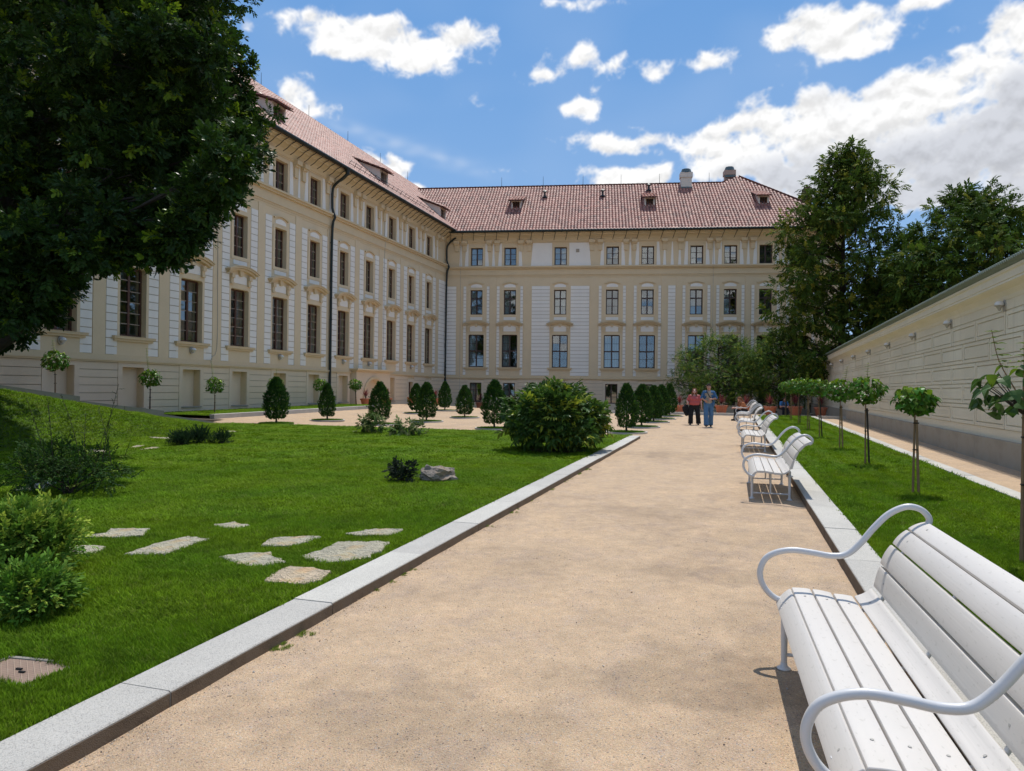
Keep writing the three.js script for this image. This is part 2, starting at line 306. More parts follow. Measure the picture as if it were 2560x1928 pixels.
class Faces {                                                         // collects coloured triangles
  constructor() { this.p = []; this.c = []; this.n = 0; }
  tri(a, b, c, col) { this.p.push(...a, ...b, ...c); for (let k = 0; k < 3; k++) this.c.push(...col); }
  geo(smooth) {
    let g = new THREE.BufferGeometry(); g.setAttribute('position', new THREE.Float32BufferAttribute(this.p, 3)); g.setAttribute('color', new THREE.Float32BufferAttribute(this.c, 3));
    g.computeVertexNormals(); return g;
  }
}

// ================================================================ ground
const groundY = (x, z) => -0.43 * (1 - ss(-52, -44, z)) + 0.2 * (1 - ss(-20, -15, x)) * (1 - ss(-24, -20, z)) * ss(-54, -44, z);
const rampY = (z) => clamp(0.18 * (z + 22.7), 0, 2);
const moundY = (x, z) => Math.max(0, rampY(z) - 0.2) * (1 - ss(-18.7, -15.2, x));
const lawnY = (x, z) => 0.055 + moundY(x, z) + 0.012 * n2(x * 0.6, z * 0.6);
{
  const line = (...runs) => { const out = []; for (const [a, b, st] of runs) for (let x = a; x < b - 1e-6; x += st) out.push(x); out.push(runs.at(-1)[1]); return out; };
  const xs = line([-500, -100, 100], [-100, -30, 10], [-30, -3.2, 0.7], [-3.2, 1.4, 0.07], [1.4, 8, 0.6], [8, 40, 8], [40, 500, 92]);
  const zs = line([-600, -80, 104], [-80, -60, 4], [-60, -24, 0.6], [-24, -11, 0.16], [-11, 1, 0.07], [1, 6, 0.5], [6, 60, 9], [60, 500, 110]);
  const pos = [], uv = [], col = [], idx = [], wets = [[-0.1, -4.25, 0.75, 0.5, 1], [-1.5, -3.25, 0.9, 0.45, 0.7], [-0.15, -6.6, 0.8, 0.35, 0.6], [-0.9, -9.6, 0.9, 0.5, 0.5], [0.3, -8.3, 0.6, 0.5, 0.5], [-1.9, -6.4, 0.5, 0.6, 0.45], [-1.4, -17.5, 1.2, 1.0, 0.6], [0.5, -5.3, 0.5, 1.2, 0.6]]; // damp patches of the sand
  for (const z of zs) for (const x of xs) {
    const near = z > -24 && x > -3.2 && x < 1.4;
    pos.push(x, groundY(x, z) + (near ? 0.006 * fbm2(x * 1.6, z * 1.6, 3) : 0), z); uv.push(x, z);
    // patches of finer dust, damp sand and loose grit with outlines of their own
    const damp = ss(0.10, 0.34, fbm2(x * 0.42 + 3, z * 0.30 + 7, 4)), dust = ss(0.05, 0.42, fbm2(x * 0.8 - 9, z * 0.6 + 2, 5)), grit = ss(0.12, 0.3, fbm2(x * 2.1 + 21, z * 1.5, 4));
    const wet = Math.max(...wets.map(([a, b, rx, rz, k]) => k * ss(-0.15, 0.35, 1 - Math.hypot((x - a) / rx, (z - b) / rz) + 0.75 * fbm2(x * 1.7 + a, z * 1.5, 5))));
    let l = (1 - 0.25 * wet) - 0.11 * damp * (0.4 + 0.9 * ss(-0.3, 0.4, fbm2(x * 3.1, z * 2.6, 4))) + 0.05 * dust - 0.05 * grit;
    col.push(l * (1 + 0.01 * dust), l * (1 - 0.005 * damp + 0.01 * grit), l * (1 - 0.02 * dust + 0.06 * grit));
  }
  const nx = xs.length;
  for (let j = 0; j < zs.length - 1; j++) for (let i = 0; i < nx - 1; i++) { const a = j * nx + i; idx.push(a, a + nx, a + 1, a + 1, a + nx, a + nx + 1); }
  const g = new THREE.BufferGeometry(); g.setAttribute('position', new THREE.Float32BufferAttribute(pos, 3)); g.setAttribute('uv', new THREE.Float32BufferAttribute(uv, 2)); g.setAttribute('color', new THREE.Float32BufferAttribute(col, 3)); g.setIndex(idx); g.computeVertexNormals();
  structure('ground', g, M.gravel, 'sandy gravel of the path and the courtyard');
}
function sheet(x0, x1, z0, z1, step, y) {                             // a sheet with skirts down to the gravel
  const nx = Math.ceil((x1 - x0) / step), nz = Math.ceil((z1 - z0) / step), g = new THREE.PlaneGeometry(x1 - x0, z1 - z0, nx, nz).rotateX(-PI / 2).translate((x0 + x1) / 2, 0, (z0 + z1) / 2), p = g.attributes.position;
  for (let i = 0; i < p.count; i++) p.setY(i, y(p.getX(i), p.getZ(i)));
  g.computeVertexNormals();
  for (let i = 0; i < p.count; i++) g.attributes.uv.setXY(i, p.getX(i), p.getZ(i));
  return g;
}
structure('lawn', sheet(-18.72, -3.05, -22.9, 4, 0.4, lawnY), M.turf, 'turf under the big lawn left of the path');
const lawn2Y = (x, z) => 0.085 + 0.01 * n2(x * 0.7, z * 0.7);
structure('side_lawn', sheet(1.305, 3.86, -40.3, 4, 0.4, lawn2Y), M.turf, 'turf under the narrow lawn between benches and wall');
const stripY = (x, z) => groundY(x, z) + 0.13;
structure('facade_lawn', sheet(-22.2, -19.36, -37.6, -23.2, 0.4, stripY), M.turf, 'turf of the strip along the left facade');
structure('ramp_ground', sheet(-22.3, -18.7, -23.2, 4, 0.4, (x, z) => 0.02 + groundY(x, z) + rampY(z) * 0.92), M.soil, 'planted bank between the concrete beams and the left facade');

// ---------------------------------------------------------------- kerbs, slab by slab
function kerb(name, label, x0, x1, h, z0, z1, len, group, lift = 0, dirt = 0) {
  const o = thing(name, label, 'kerb', [(x0 + x1) / 2, 0, 0], 0, group), w = x1 - x0, mats = [M.granite, M.granite2, M.granite3];
  let z = z0, k = 0;
  while (z > z1 + 0.05) {
    const l = Math.min(len, z - z1), b = 0.006;
    const s = new THREE.Shape([[-w / 2 + b, -0.12], [w / 2 - b, -0.12], [w / 2, h - b], [w / 2 - b, h], [-w / 2 + b, h], [-w / 2, h - b]].map((p) => new THREE.Vector2(...p)));
    const g = metreUV(new THREE.ExtrudeGeometry(s, { depth: l - 0.006, bevelEnabled: false }).translate(0, 0, -(l - 0.006) / 2));
    g.attributes.uv.array.forEach((v, i, a) => { a[i] = v + k * 0.37; });
    const sl = part('slab', g, mats[Math.floor(hash(k, len * 100 | 0, 9) * 3)], o, [rnd(-0.003, 0.003), groundY(x0, z - l / 2) + lift + rnd(-0.003, 0.003), z - l / 2], [0, rnd(-0.0015, 0.0015), rnd(-0.004, 0.004)]);
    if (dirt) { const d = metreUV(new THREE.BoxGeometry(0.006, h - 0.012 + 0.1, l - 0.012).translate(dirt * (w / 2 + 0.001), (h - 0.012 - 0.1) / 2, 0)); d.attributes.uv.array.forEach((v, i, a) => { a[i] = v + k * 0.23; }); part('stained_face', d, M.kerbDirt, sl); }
    z -= l; k++;
  }
  return o;
}
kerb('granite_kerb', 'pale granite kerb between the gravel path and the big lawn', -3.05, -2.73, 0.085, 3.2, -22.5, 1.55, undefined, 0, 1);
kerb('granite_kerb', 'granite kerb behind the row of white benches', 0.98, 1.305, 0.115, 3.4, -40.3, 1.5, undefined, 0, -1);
kerb('granite_kerb', 'granite kerb between the narrow lawn and the gravel strip by the wall', 3.86, 4.12, 0.115, 3.4, -40.3, 1.2);
kerb('granite_kerb', 'low pale kerb along the grass strip in front of the left facade', -19.36, -19.14, 0.17, -23.2, -37.6, 1.6);
{
  const o = thing('stone_edging', 'low pale stone edging in front of the potted plants and the small tree', 'edging', [0, 0, -41.9]);
  for (let x = -8.2; x < 0.9; x += 1.3) part('slab', box(1.292, 0.2, 0.3), M.granite3, o, [x + 0.65, groundY(x, -41.9) + 0.03, 0]);
  const e = thing('stone_edging', 'short stone kerb closing the gravel strip at the far end by the wall', 'edging', [4.9, 0, -40.4]);
  part('slab', box(1.4, 0.24, 0.3), M.granite3, e, [0, 0.02, 0]);
}
{ // sloping concrete beams that hold the bank on the left
  const beams = [[-22.9, -19.9, 0.06, 0.5, 0.16], [-19.93, -16.6, 0.62, 1.03, 0.3], [-16.63, -11.5, 1.16, 1.86, 0.34], [-11.53, -5, 2.0, 2.1, 0.34]];
  const says = ['lowest weathered concrete beam, sinking into the lawn edge', 'weathered concrete beam on the bank below the step, right of the upper beam', 'upper weathered concrete beam on the grassy bank at the left picture edge', 'concrete beam on top of the bank behind the tree trunk'];
  beams.forEach(([z0, z1, y0, y1, t], i) => {
    const o = thing('concrete_beam', says[i], 'beam', [-18.62, 0, (z0 + z1) / 2], 0, 'concrete beams on the bank'), n = 2, L = z1 - z0;
    for (let k = 0; k < n; k++) {
      const a = k / n, b = (k + 1) / n, za = -L / 2 + L * a + 0.01, zb = -L / 2 + L * b - 0.01, ya = mix(y0, y1, a), yb = mix(y0, y1, b);
      const g = new THREE.BoxGeometry(0.28, t, zb - za, 1, 1, 6), p = g.attributes.position;
      for (let q = 0; q < p.count; q++) { const f = p.getZ(q) / (zb - za) + 0.5; p.setY(q, p.getY(q) + mix(ya, yb, f) - t / 2); p.setZ(q, p.getZ(q) + (za + zb) / 2); }
      g.computeVertexNormals(); part('section', metreUV(g), M.concrete, o);
    }
  });
}

// ---------------------------------------------------------------- stepping stones, rock, cover
const stones = [
  ['pale stepping stone at the left edge of the near group, behind two others', [[-6.27, -5.64], [-6.16, -5.85], [-6.31, -6.06], [-5.91, -6.2], [-5.72, -5.89], [-5.96, -5.72]]],
  ['leftmost pale stepping stone of the near group, half behind the light green shrub', [[-6.25, -5.31], [-6.16, -5.37], [-5.97, -5.37], [-5.69, -5.43], [-5.57, -5.2], [-5.75, -5.06], [-5.94, -5.11]]],
  ['long slanting pale stepping stone right of the light green shrub', [[-5.31, -5.24], [-5.35, -5.52], [-5.37, -5.84], [-5.31, -6.07], [-5.02, -6.05], [-4.99, -5.71], [-4.96, -5.37]]],
  ['small pale stepping stone lying alone behind the near group', [[-5.44, -6.58], [-5.34, -6.8], [-5.05, -6.7], [-5.05, -6.56], [-5.15, -6.49]]],
  ['pale stepping stone left of the largest one, in the second row', [[-4.36, -5.95], [-4.48, -6.26], [-4.32, -6.4], [-4.07, -6.52], [-4.01, -6.47], [-4.05, -6.1], [-4.17, -5.99]]],
  ['thin pale stepping stone just behind the largest one by the kerb', [[-3.84, -6.64], [-3.72, -6.95], [-3.38, -7.06], [-3.34, -6.94], [-3.39, -6.74], [-3.66, -6.63]]],
  ['largest stepping stone, with a notched corner towards the granite kerb', [[-3.77, -5.73], [-3.71, -5.96], [-3.74, -6.38], [-3.5, -6.47], [-3.25, -6.52], [-3.16, -6.15], [-3.18, -5.99], [-3.13, -5.89], [-3.22, -5.75], [-3.39, -5.58], [-3.61, -5.61]]],
  ['five-sided pale stepping stone left of the warm-toned one', [[-4.43, -5.46], [-4.3, -5.66], [-4.1, -5.73], [-3.74, -5.45], [-3.9, -5.25], [-4.09, -5.27]]],
  ['warm orange-veined stepping stone, the nearest one to the granite kerb', [[-3.56, -4.9], [-3.64, -5.13], [-3.66, -5.37], [-3.42, -5.4], [-3.21, -5.33], [-3.15, -5.07], [-3.21, -4.93], [-3.39, -4.91]]],
  ['flat grey stone on the lawn above the dark sprawling shrub', [[-13.98, -12.54], [-13.94, -12.87], [-13.39, -12.79], [-13.12, -12.41], [-13.54, -12.26]]],
  ['thin pale stone, left one of two between the shrub and the junipers', [[-13.56, -13.53], [-13.83, -14.06], [-13.69, -14.13], [-13.38, -13.63]]],
  ['thin pale stone, right one of two between the shrub and the junipers', [[-12.87, -13.14], [-13.05, -13.75], [-12.88, -13.79], [-12.77, -13.31]]],
  ['long thin pale stone just left of the low junipers', [[-15.5, -16.1], [-15.1, -16.19], [-14.51, -16.09], [-14.46, -15.8], [-15.08, -15.88]]],
  ['small pale stone beyond the right juniper', [[-14.75, -17.82], [-14.96, -18.32], [-14.47, -17.94], [-14.44, -17.59]]],
  ['farthest thin pale stone on the lawn beyond the junipers', [[-15.23, -19.01], [-14.97, -19.14], [-14.72, -18.84], [-14.93, -18.73]]],
  ['stone in the tree shade left of the dark sprawling shrub', [[-9.72, -7.66], [-9.99, -8.11], [-10.15, -8.53], [-9.92, -8.55], [-9.56, -8.09], [-9.4, -7.72]]],
];
const holes = [];
stones.forEach(([label, pts], i) => {
  const cx = pts.reduce((a, p) => a + p[0], 0) / pts.length, cz = pts.reduce((a, p) => a + p[1], 0) / pts.length, fine = [];
  pts.forEach((p, k) => { const q = pts[(k + 1) % pts.length], n = Math.max(2, Math.round(Math.hypot(q[0] - p[0], q[1] - p[1]) / 0.06)); for (let j = 0; j < n; j++) { const t = j / n, x = mix(p[0], q[0], t), z = mix(p[1], q[1], t); fine.push([x - cx + 0.03 * fbm2(x * 7, z * 7, 3), z - cz + 0.03 * fbm2(x * 7 + 7, z * 7, 3)]); } });
  holes.push(fine.map(([x, z]) => [x * 0.93 + cx, z * 0.9 + cz]));
  // rings towards the middle give an uneven, slightly domed top
  const pos = [], idx = [], n = fine.length, rings = [[1.0, -0.06], [1.0, 0.012], [0.965, 0.026], [0.7, 0.03], [0.35, 0.03]];
  for (const [s, h] of rings) for (const [x, z] of fine) pos.push(x * s, h > 0.02 ? h - 0.006 + 0.02 * fbm2((x * s + cx) * 7, (z * s + cz) * 7, 4) : h, z * s);
  for (let r = 0; r < rings.length - 1; r++) for (let k = 0; k < n; k++) { const a = r * n + k, b = r * n + (k + 1) % n; idx.push(a, a + n, b, b, a + n, b + n); }
  const c = pos.length / 3; pos.push(0, 0.032, 0); for (let k = 0; k < n; k++) idx.push((rings.length - 1) * n + k, c, (rings.length - 1) * n + (k + 1) % n);
  let g = new THREE.BufferGeometry(); g.setAttribute('position', new THREE.Float32BufferAttribute(pos, 3)); g.setIndex(idx); g.computeVertexNormals(); g = metreUV(g);
  const o = part(numbered('stepping_stone'), g, i === 8 ? M.slabWarm : M.slab, scene, [cx, lawnY(cx, cz) + 0.008, cz]);
  o.userData = { label, category: 'stepping stone', group: 'stepping stones in the lawn' };
});
{
  const g = new THREE.IcosahedronGeometry(1, 4), p = g.attributes.position;
  for (let i = 0; i < p.count; i++) { const v = V(p.getX(i), p.getY(i), p.getZ(i)).normalize(), f = 1 + 0.34 * fbm3(v.x * 1.2 + 3, v.y * 1.2, v.z * 1.2, 4), st = 0.06 * Math.round(3 * n3(v.x * 1.6, v.y * 2.4, v.z * 1.6 + 5)); v.multiplyScalar(f + st); p.setXYZ(i, v.x * 0.31, Math.max(v.y, -0.5) * 0.185, v.z * 0.22); }
  const q = metreUV(toCreasedNormals(g, 0.5));
  const o = part(numbered('rock'), q, M.rock, scene, [-4.62, 0.115, -10.95], [0.05, 0.4, -0.12]);
  o.userData = { label: 'rugged brownish rock lying on the lawn beside a dark small shrub', category: 'rock' };
}
{
  const o = thing('manhole_cover', 'square rusty patterned cover in the grass at the lower left', 'cover', [-3.74, 0.062, -3.0], 0.12); o.scale.set(0.82, 1, 0.8);
  part('rim', poly([[-0.3, -0.21], [0.3, -0.21], [0.3, 0.21], [-0.3, 0.21]], 0, 0.05, [[[-0.27, -0.18], [0.27, -0.18], [0.27, 0.18], [-0.27, 0.18]]]).rotateX(-PI / 2).translate(0, -0.05, 0), M.concrete, o);
  part('plate', box(0.536, 0.04, 0.356), M.cover, o, [0, -0.026, 0]);
  for (const s of [-1, 1]) part('lifting_slot', box(0.045, 0.008, 0.014), M.dark, o, [s * 0.03, -0.001, 0.02 * s]);
  holes.push([[-3.97, -3.18], [-3.5, -3.12], [-3.52, -2.84], [-3.98, -2.87]]);
}

// ---------------------------------------------------------------- grass blades
const inside = (x, z, pts) => { let c = false; for (let i = 0, j = pts.length - 1; i < pts.length; j = i++) if ((pts[i][1] > z) !== (pts[j][1] > z) && x < (pts[j][0] - pts[i][0]) * (z - pts[i][1]) / (pts[j][1] - pts[i][1]) + pts[i][0]) c = !c; return c; };
function tuft(seed, n, spread) {
  const q = rng(seed), f = [];
  const pos = [], nor = [], idx = [];
  for (let k = 0; k < n; k++) {
    const a = q() * 2 * PI, r = Math.sqrt(q()) * spread, x = Math.cos(a) * r, z = Math.sin(a) * r, b = q() * 2 * PI, w = 0.0016 + q() * 0.0014, h = 0.024 + q() * 0.022, l = (0.25 + q() * 0.9) * h * 0.75, cx = Math.cos(b), cz = Math.sin(b), s = pos.length / 3;
    pos.push(x - cz * w, 0, z + cx * w, x + cz * w, 0, z - cx * w, x + cx * l * 0.35 - cz * w * 0.85, h * 0.6, z + cz * l * 0.35 + cx * w * 0.85, x + cx * l * 0.35 + cz * w * 0.85, h * 0.6, z + cz * l * 0.35 - cx * w * 0.85, x + cx * l, h, z + cz * l);
    idx.push(s, s + 1, s + 2, s + 1, s + 3, s + 2, s + 2, s + 3, s + 4);
  }
  const g = new THREE.BufferGeometry(); g.setAttribute('position', new THREE.Float32BufferAttribute(pos, 3)); g.setIndex(idx); g.computeVertexNormals(); return g;
}
function grass(name, label, x0, x1, z0, z1, yAt, stripes, seed, skip) {
  const q = rng(seed), kinds = [tuft(seed + 1, 16, 0.03), tuft(seed + 2, 16, 0.03), tuft(seed + 3, 16, 0.03)], lists = [[], [], []];
  const zone = [[0, 5.2, 0.021, 1, 1], [5.2, 9, 0.032, 1.35, 1.0], [9, 15, 0.048, 2.0, 1.0], [15, 60, 0.08, 3.3, 1.02]];
  const fwd = [-Math.sin(Math.atan(0.307)), -Math.cos(Math.atan(0.307))];
  for (const [d0, d1, st, wide, tall] of zone) for (let z = z1; z > z0; z -= st) {
    if (-z - 3 > d1 + 30 || z < -d1) continue;
    for (let x = x0; x < x1; x += st) {
      const px = x + (q() - 0.5) * st * 1.3, pz = z + (q() - 0.5) * st * 1.3, d = Math.hypot(px, pz);
      if (d < d0 || d >= d1 || px < x0 + 0.012 || px > x1 - 0.012 || pz < z0 || pz > z1) continue;
      const ahead = px * fwd[0] + pz * fwd[1];
      if (ahead < 0.2 || ahead / d < 0.70) continue;
      if (skip && skip(px, pz)) continue;
      lists[Math.floor(q() * 3)].push([px, pz, wide, tall]);
    }
  }
  const m4 = new THREE.Matrix4(), e = new THREE.Euler(), qt = new THREE.Quaternion(), c = new THREE.Color(), o = new THREE.Group();
  o.name = numbered(name); o.userData = { kind: 'stuff', label }; scene.add(o);
  lists.forEach((l, k) => {
    const im = shade(new THREE.InstancedMesh(kinds[k], M.blade, l.length)); im.name = 'blades'; im.userData.kind = 'stuff';
    l.forEach(([x, z, wide, tall], i) => {
      const pat = fbm2(x * 0.9 + seed, z * 0.9, 3), lean = n2(x * 1.4, z * 1.4 + 9), st = stripes ? (md(x * 2.1, 1) < 0.5 ? 1 : -1) * 0.3 : 0.05 * Math.sign(n2(3, z * 0.7));
      const h = tall * (0.85 + 0.4 * q() + 0.25 * Math.max(0, pat));
      e.set(0.22 * lean + st, q() * 2 * PI, 0.22 * n2(x * 1.4 + 30, z * 1.4)); qt.setFromEuler(e);
      m4.compose(V(x, yAt(x, z) - 0.004, z), qt, V(wide, h, wide)); im.setMatrixAt(i, m4);
      const dry = q() < 0.05 ? 1 : 0, l2 = (0.72 + 0.62 * q() * q() + 0.12 * q()) * (1 + 0.24 * pat + 0.2 * n2(x * 5, z * 5)), yel = 0.5 + 0.5 * n2(x * 0.5 + 50, z * 0.5);
      c.setRGB(l2 * mix(mix(0.125, 0.175, yel), 0.30, dry * 0.4), l2 * mix(mix(0.245, 0.278, yel), 0.30, dry * 0.4), l2 * mix(0.010, 0.08, dry * 0.4)); im.setColorAt(i, c);
    });
    o.add(im);
  });
  console.log(name, lists.map((l) => l.length).join());
}
grass('lawn_grass', 'short mown grass of the big lawn', -18.5, -3.05, -22.9, 1, lawnY, false, 31, (x, z) => (x > -16 ? holes.some((h) => Math.abs(x - h[0][0]) < 1.2 && Math.abs(z - h[0][1]) < 1.2 && inside(x, z, h)) : false) || Math.hypot(x + 4.03, z + 16.86) < 0.8);
grass('side_lawn_grass', 'short mown striped grass between benches and wall', 1.305, 3.86, -40.3, 1, lawn2Y, true, 47);
grass('facade_lawn_grass', 'grass of the strip along the left facade', -22.1, -19.36, -37.6, -23.2, stripY, false, 53);
{ // loose grit and pebbles on the path
  const q = rng(88), g = new THREE.IcosahedronGeometry(1, 0), N = 9000, im = shade(new THREE.InstancedMesh(g, M.pebble, N)), m4 = new THREE.Matrix4(), c = new THREE.Color();
  im.name = 'loose_gravel'; im.userData = { kind: 'stuff', label: 'loose grit on the gravel path' };
  for (let i = 0; i < N; i++) {
    let x, z;
    for (let k = 0; k < 40; k++) { const d = 1.8 + Math.pow(q(), 1.4) * 9; z = -d; x = -2.72 + 3.68 * q(); if (q() < 0.18) x = -2.72 + 0.35 * q() * q(); if (fbm2(x * 2.1 + 21, z * 1.5, 4) + 0.25 * (x < -2.4 ? 1 : 0) > 0.05 || q() < 0.12) break; }
    const s = 0.0014 + 0.0026 * Math.pow(q(), 3) + (q() < 0.012 ? 0.003 : 0), t = q(), l = 0.8 + 0.4 * q();
    m4.compose(V(x, groundY(x, z) + s * 0.4, z), new THREE.Quaternion().setFromEuler(new THREE.Euler(q() * 6, q() * 6, q() * 6)), V(s * (0.8 + q() * 0.6), s * (0.5 + q() * 0.4), s * (0.8 + q() * 0.6))); im.setMatrixAt(i, m4);
    t < 0.6 ? c.setRGB(0.52 * l, 0.39 * l, 0.26 * l) : t < 0.8 ? c.setRGB(0.60 * l, 0.52 * l, 0.42 * l) : t < 0.93 ? c.setRGB(0.38 * l, 0.36 * l, 0.33 * l) : c.setRGB(0.12 * l, 0.10 * l, 0.09 * l); im.setColorAt(i, c);
  }
  scene.add(im);
  // thin moss and seedlings along the foot of the kerb
  const t = tuft(404, 14, 0.02), P = [];
  for (let i = 0; i < 2600; i++) { const z = -2 - 12 * q(), w = ss(0.1, 0.7, n2(z * 0.8, 4)) * ss(-0.4, 0.5, n2(z * 6, 9)); if (q() < w) P.push([-2.722 + 0.09 * Math.pow(q(), 2.5) * (0.3 + w), z]); }
  const mo = shade(new THREE.InstancedMesh(t, M.blade, P.length)); mo.name = 'kerb_moss'; mo.userData = { kind: 'stuff', label: 'thin moss and seedlings at the foot of the left kerb' };
  P.forEach(([x, z], i) => { const h = 0.2 + 0.2 * q(); m4.compose(V(x, 0.001, z), new THREE.Quaternion().setFromAxisAngle(V(0, 1, 0), q() * 6), V(0.7, h, 0.7)); mo.setMatrixAt(i, m4); c.setRGB(0.17, 0.23, 0.03); mo.setColorAt(i, c); });
  scene.add(mo);
}
console.log('ground done');

// ================================================================ facades. Local axes: x along the front to the right, y up, z out of the wall
const winCache = new Map();
function windowKit(w, h, cols, rows, opts) {                          // geometries shared by alike windows
  const key = [w, h, cols, rows.join('/'), JSON.stringify(opts)].join();
  if (winCache.has(key)) return winCache.get(key);
  const f = [], bars = [], panes = [], t = 0.075, cw = (w - t) / cols;
  f.push(span(0, t, 0, h, -0.05, 0.04), span(w - t, w, 0, h, -0.05, 0.04), span(t, w - t, 0, t, -0.05, 0.04), span(t, w - t, h - t, h, -0.05, 0.04));
  for (let c = 1; c < cols; c++) f.push(span(c * cw + t / 2 - 0.05, c * cw + t / 2 + 0.05, t, h - t, -0.045, 0.05));
  const tot = rows.reduce((a, b) => a + b, 0);
  let y = t;
  const ys = [t];
  rows.forEach((r, i) => { y += (h - 2 * t) * r / tot; ys.push(y); });
  for (let i = 1; i < ys.length - 1; i++) {
    const thick = opts.transom === i;
    for (let c = 0; c < cols; c++) {
      const a = c === 0 ? t : c * cw + t / 2 + 0.05, b = c === cols - 1 ? w - t : (c + 1) * cw + t / 2 - 0.05;
      (thick ? f : bars).push(thick ? span(a, b, ys[i] - 0.05, ys[i] + 0.05, -0.045, 0.045) : span(a, b, ys[i] - 0.014, ys[i] + 0.014, -0.02, 0.03));
    }
  }
  for (let c = 0; c < cols; c++) for (let i = 0; i < rows.length; i++) {
    const a = c === 0 ? t : c * cw + t / 2 + 0.05, b = c === cols - 1 ? w - t : (c + 1) * cw + t / 2 - 0.05;
    panes.push([a, b, ys[i], ys[i + 1]]);
  }
  const kit = { frame: metreUV(join(f)), bars: bars.map((b) => { b.computeBoundingBox(); const c = b.boundingBox.getCenter(V(0, 0, 0)), s = b.boundingBox.getSize(V(0, 0, 0)); return { g: box(s.x, s.y, s.z), p: c.toArray() }; }), panes: panes.map(([a, b, c, d]) => ({ g: box(b - a, d - c, 0.006), p: [(a + b) / 2, (c + d) / 2, 0] })) };
  winCache.set(key, kit);
  return kit;
}
function putWindow(o, x, y, w, h, cols, rows, opts) {
  const k = windowKit(w, h, cols, rows, { transom: opts.transom }), g = new THREE.Group(); g.name = 'window'; g.position.set(x - w / 2, y, opts.z ?? -0.25); o.add(g);
  part('frame', k.frame, opts.frame, g);
  for (const b of k.bars) part('glazing_bar', b.g, opts.bars ?? opts.frame, g, b.p);
  for (const p of k.panes) part('pane', p.g, M.glass, g, [p.p[0], p.p[1], p.p[2]], [rnd(-0.012, 0.012), rnd(-0.012, 0.012), 0]);
  if (opts.curtain) {
    const [a, b, m] = opts.curtain, n = Math.round((b - a) * w / 0.045), pos = [], idx = [];
    for (let i = 0; i <= n; i++) { const xx = mix(a, b, i / n) * (w - 0.1) + 0.05, zz = -0.13 + 0.022 * Math.sin(i * 1.9 + x) + 0.012 * Math.sin(i * 0.7 + x * 3); pos.push(xx, 0.02, zz, xx, h - 0.02, zz); if (i < n) idx.push(i * 2, i * 2 + 2, i * 2 + 1, i * 2 + 1, i * 2 + 2, i * 2 + 3); }
    const cg = new THREE.BufferGeometry(); cg.setAttribute('position', new THREE.Float32BufferAttribute(pos, 3)); cg.setIndex(idx); cg.computeVertexNormals();
    part('curtain', cg, m, g);
  }
  return g;
}
const arcPts = (c, w, y0, rise, n = 10) => { const r = (w * w / 4 + rise * rise) / (2 * rise), a = Math.asin(w / 2 / r), out = []; for (let i = 0; i <= n; i++) { const t = mix(-a, a, i / n); out.push([c + r * Math.sin(t), y0 + r * Math.cos(t) - r * Math.cos(a)]); } return out; };
const blockList = [];                                                 // plaster blocks are sorted later: the largest become parts
function hood(w) {                                                    // curved hood over a window, two stepped layers
  const band = (ww, y, rise, th, d) => { const lo = arcPts(0, ww, y, rise), hi = arcPts(0, ww, y + th, rise).reverse(); return poly([...lo, ...hi], 0, d); };
  return join([band(w, 0, 0.23, 0.09, 0.2), band(w + 0.12, 0.09, 0.235, 0.07, 0.3), band(w + 0.2, 0.16, 0.24, 0.045, 0.34)].map((g) => g));
}
const H = { hood: null, console: null, key: null };
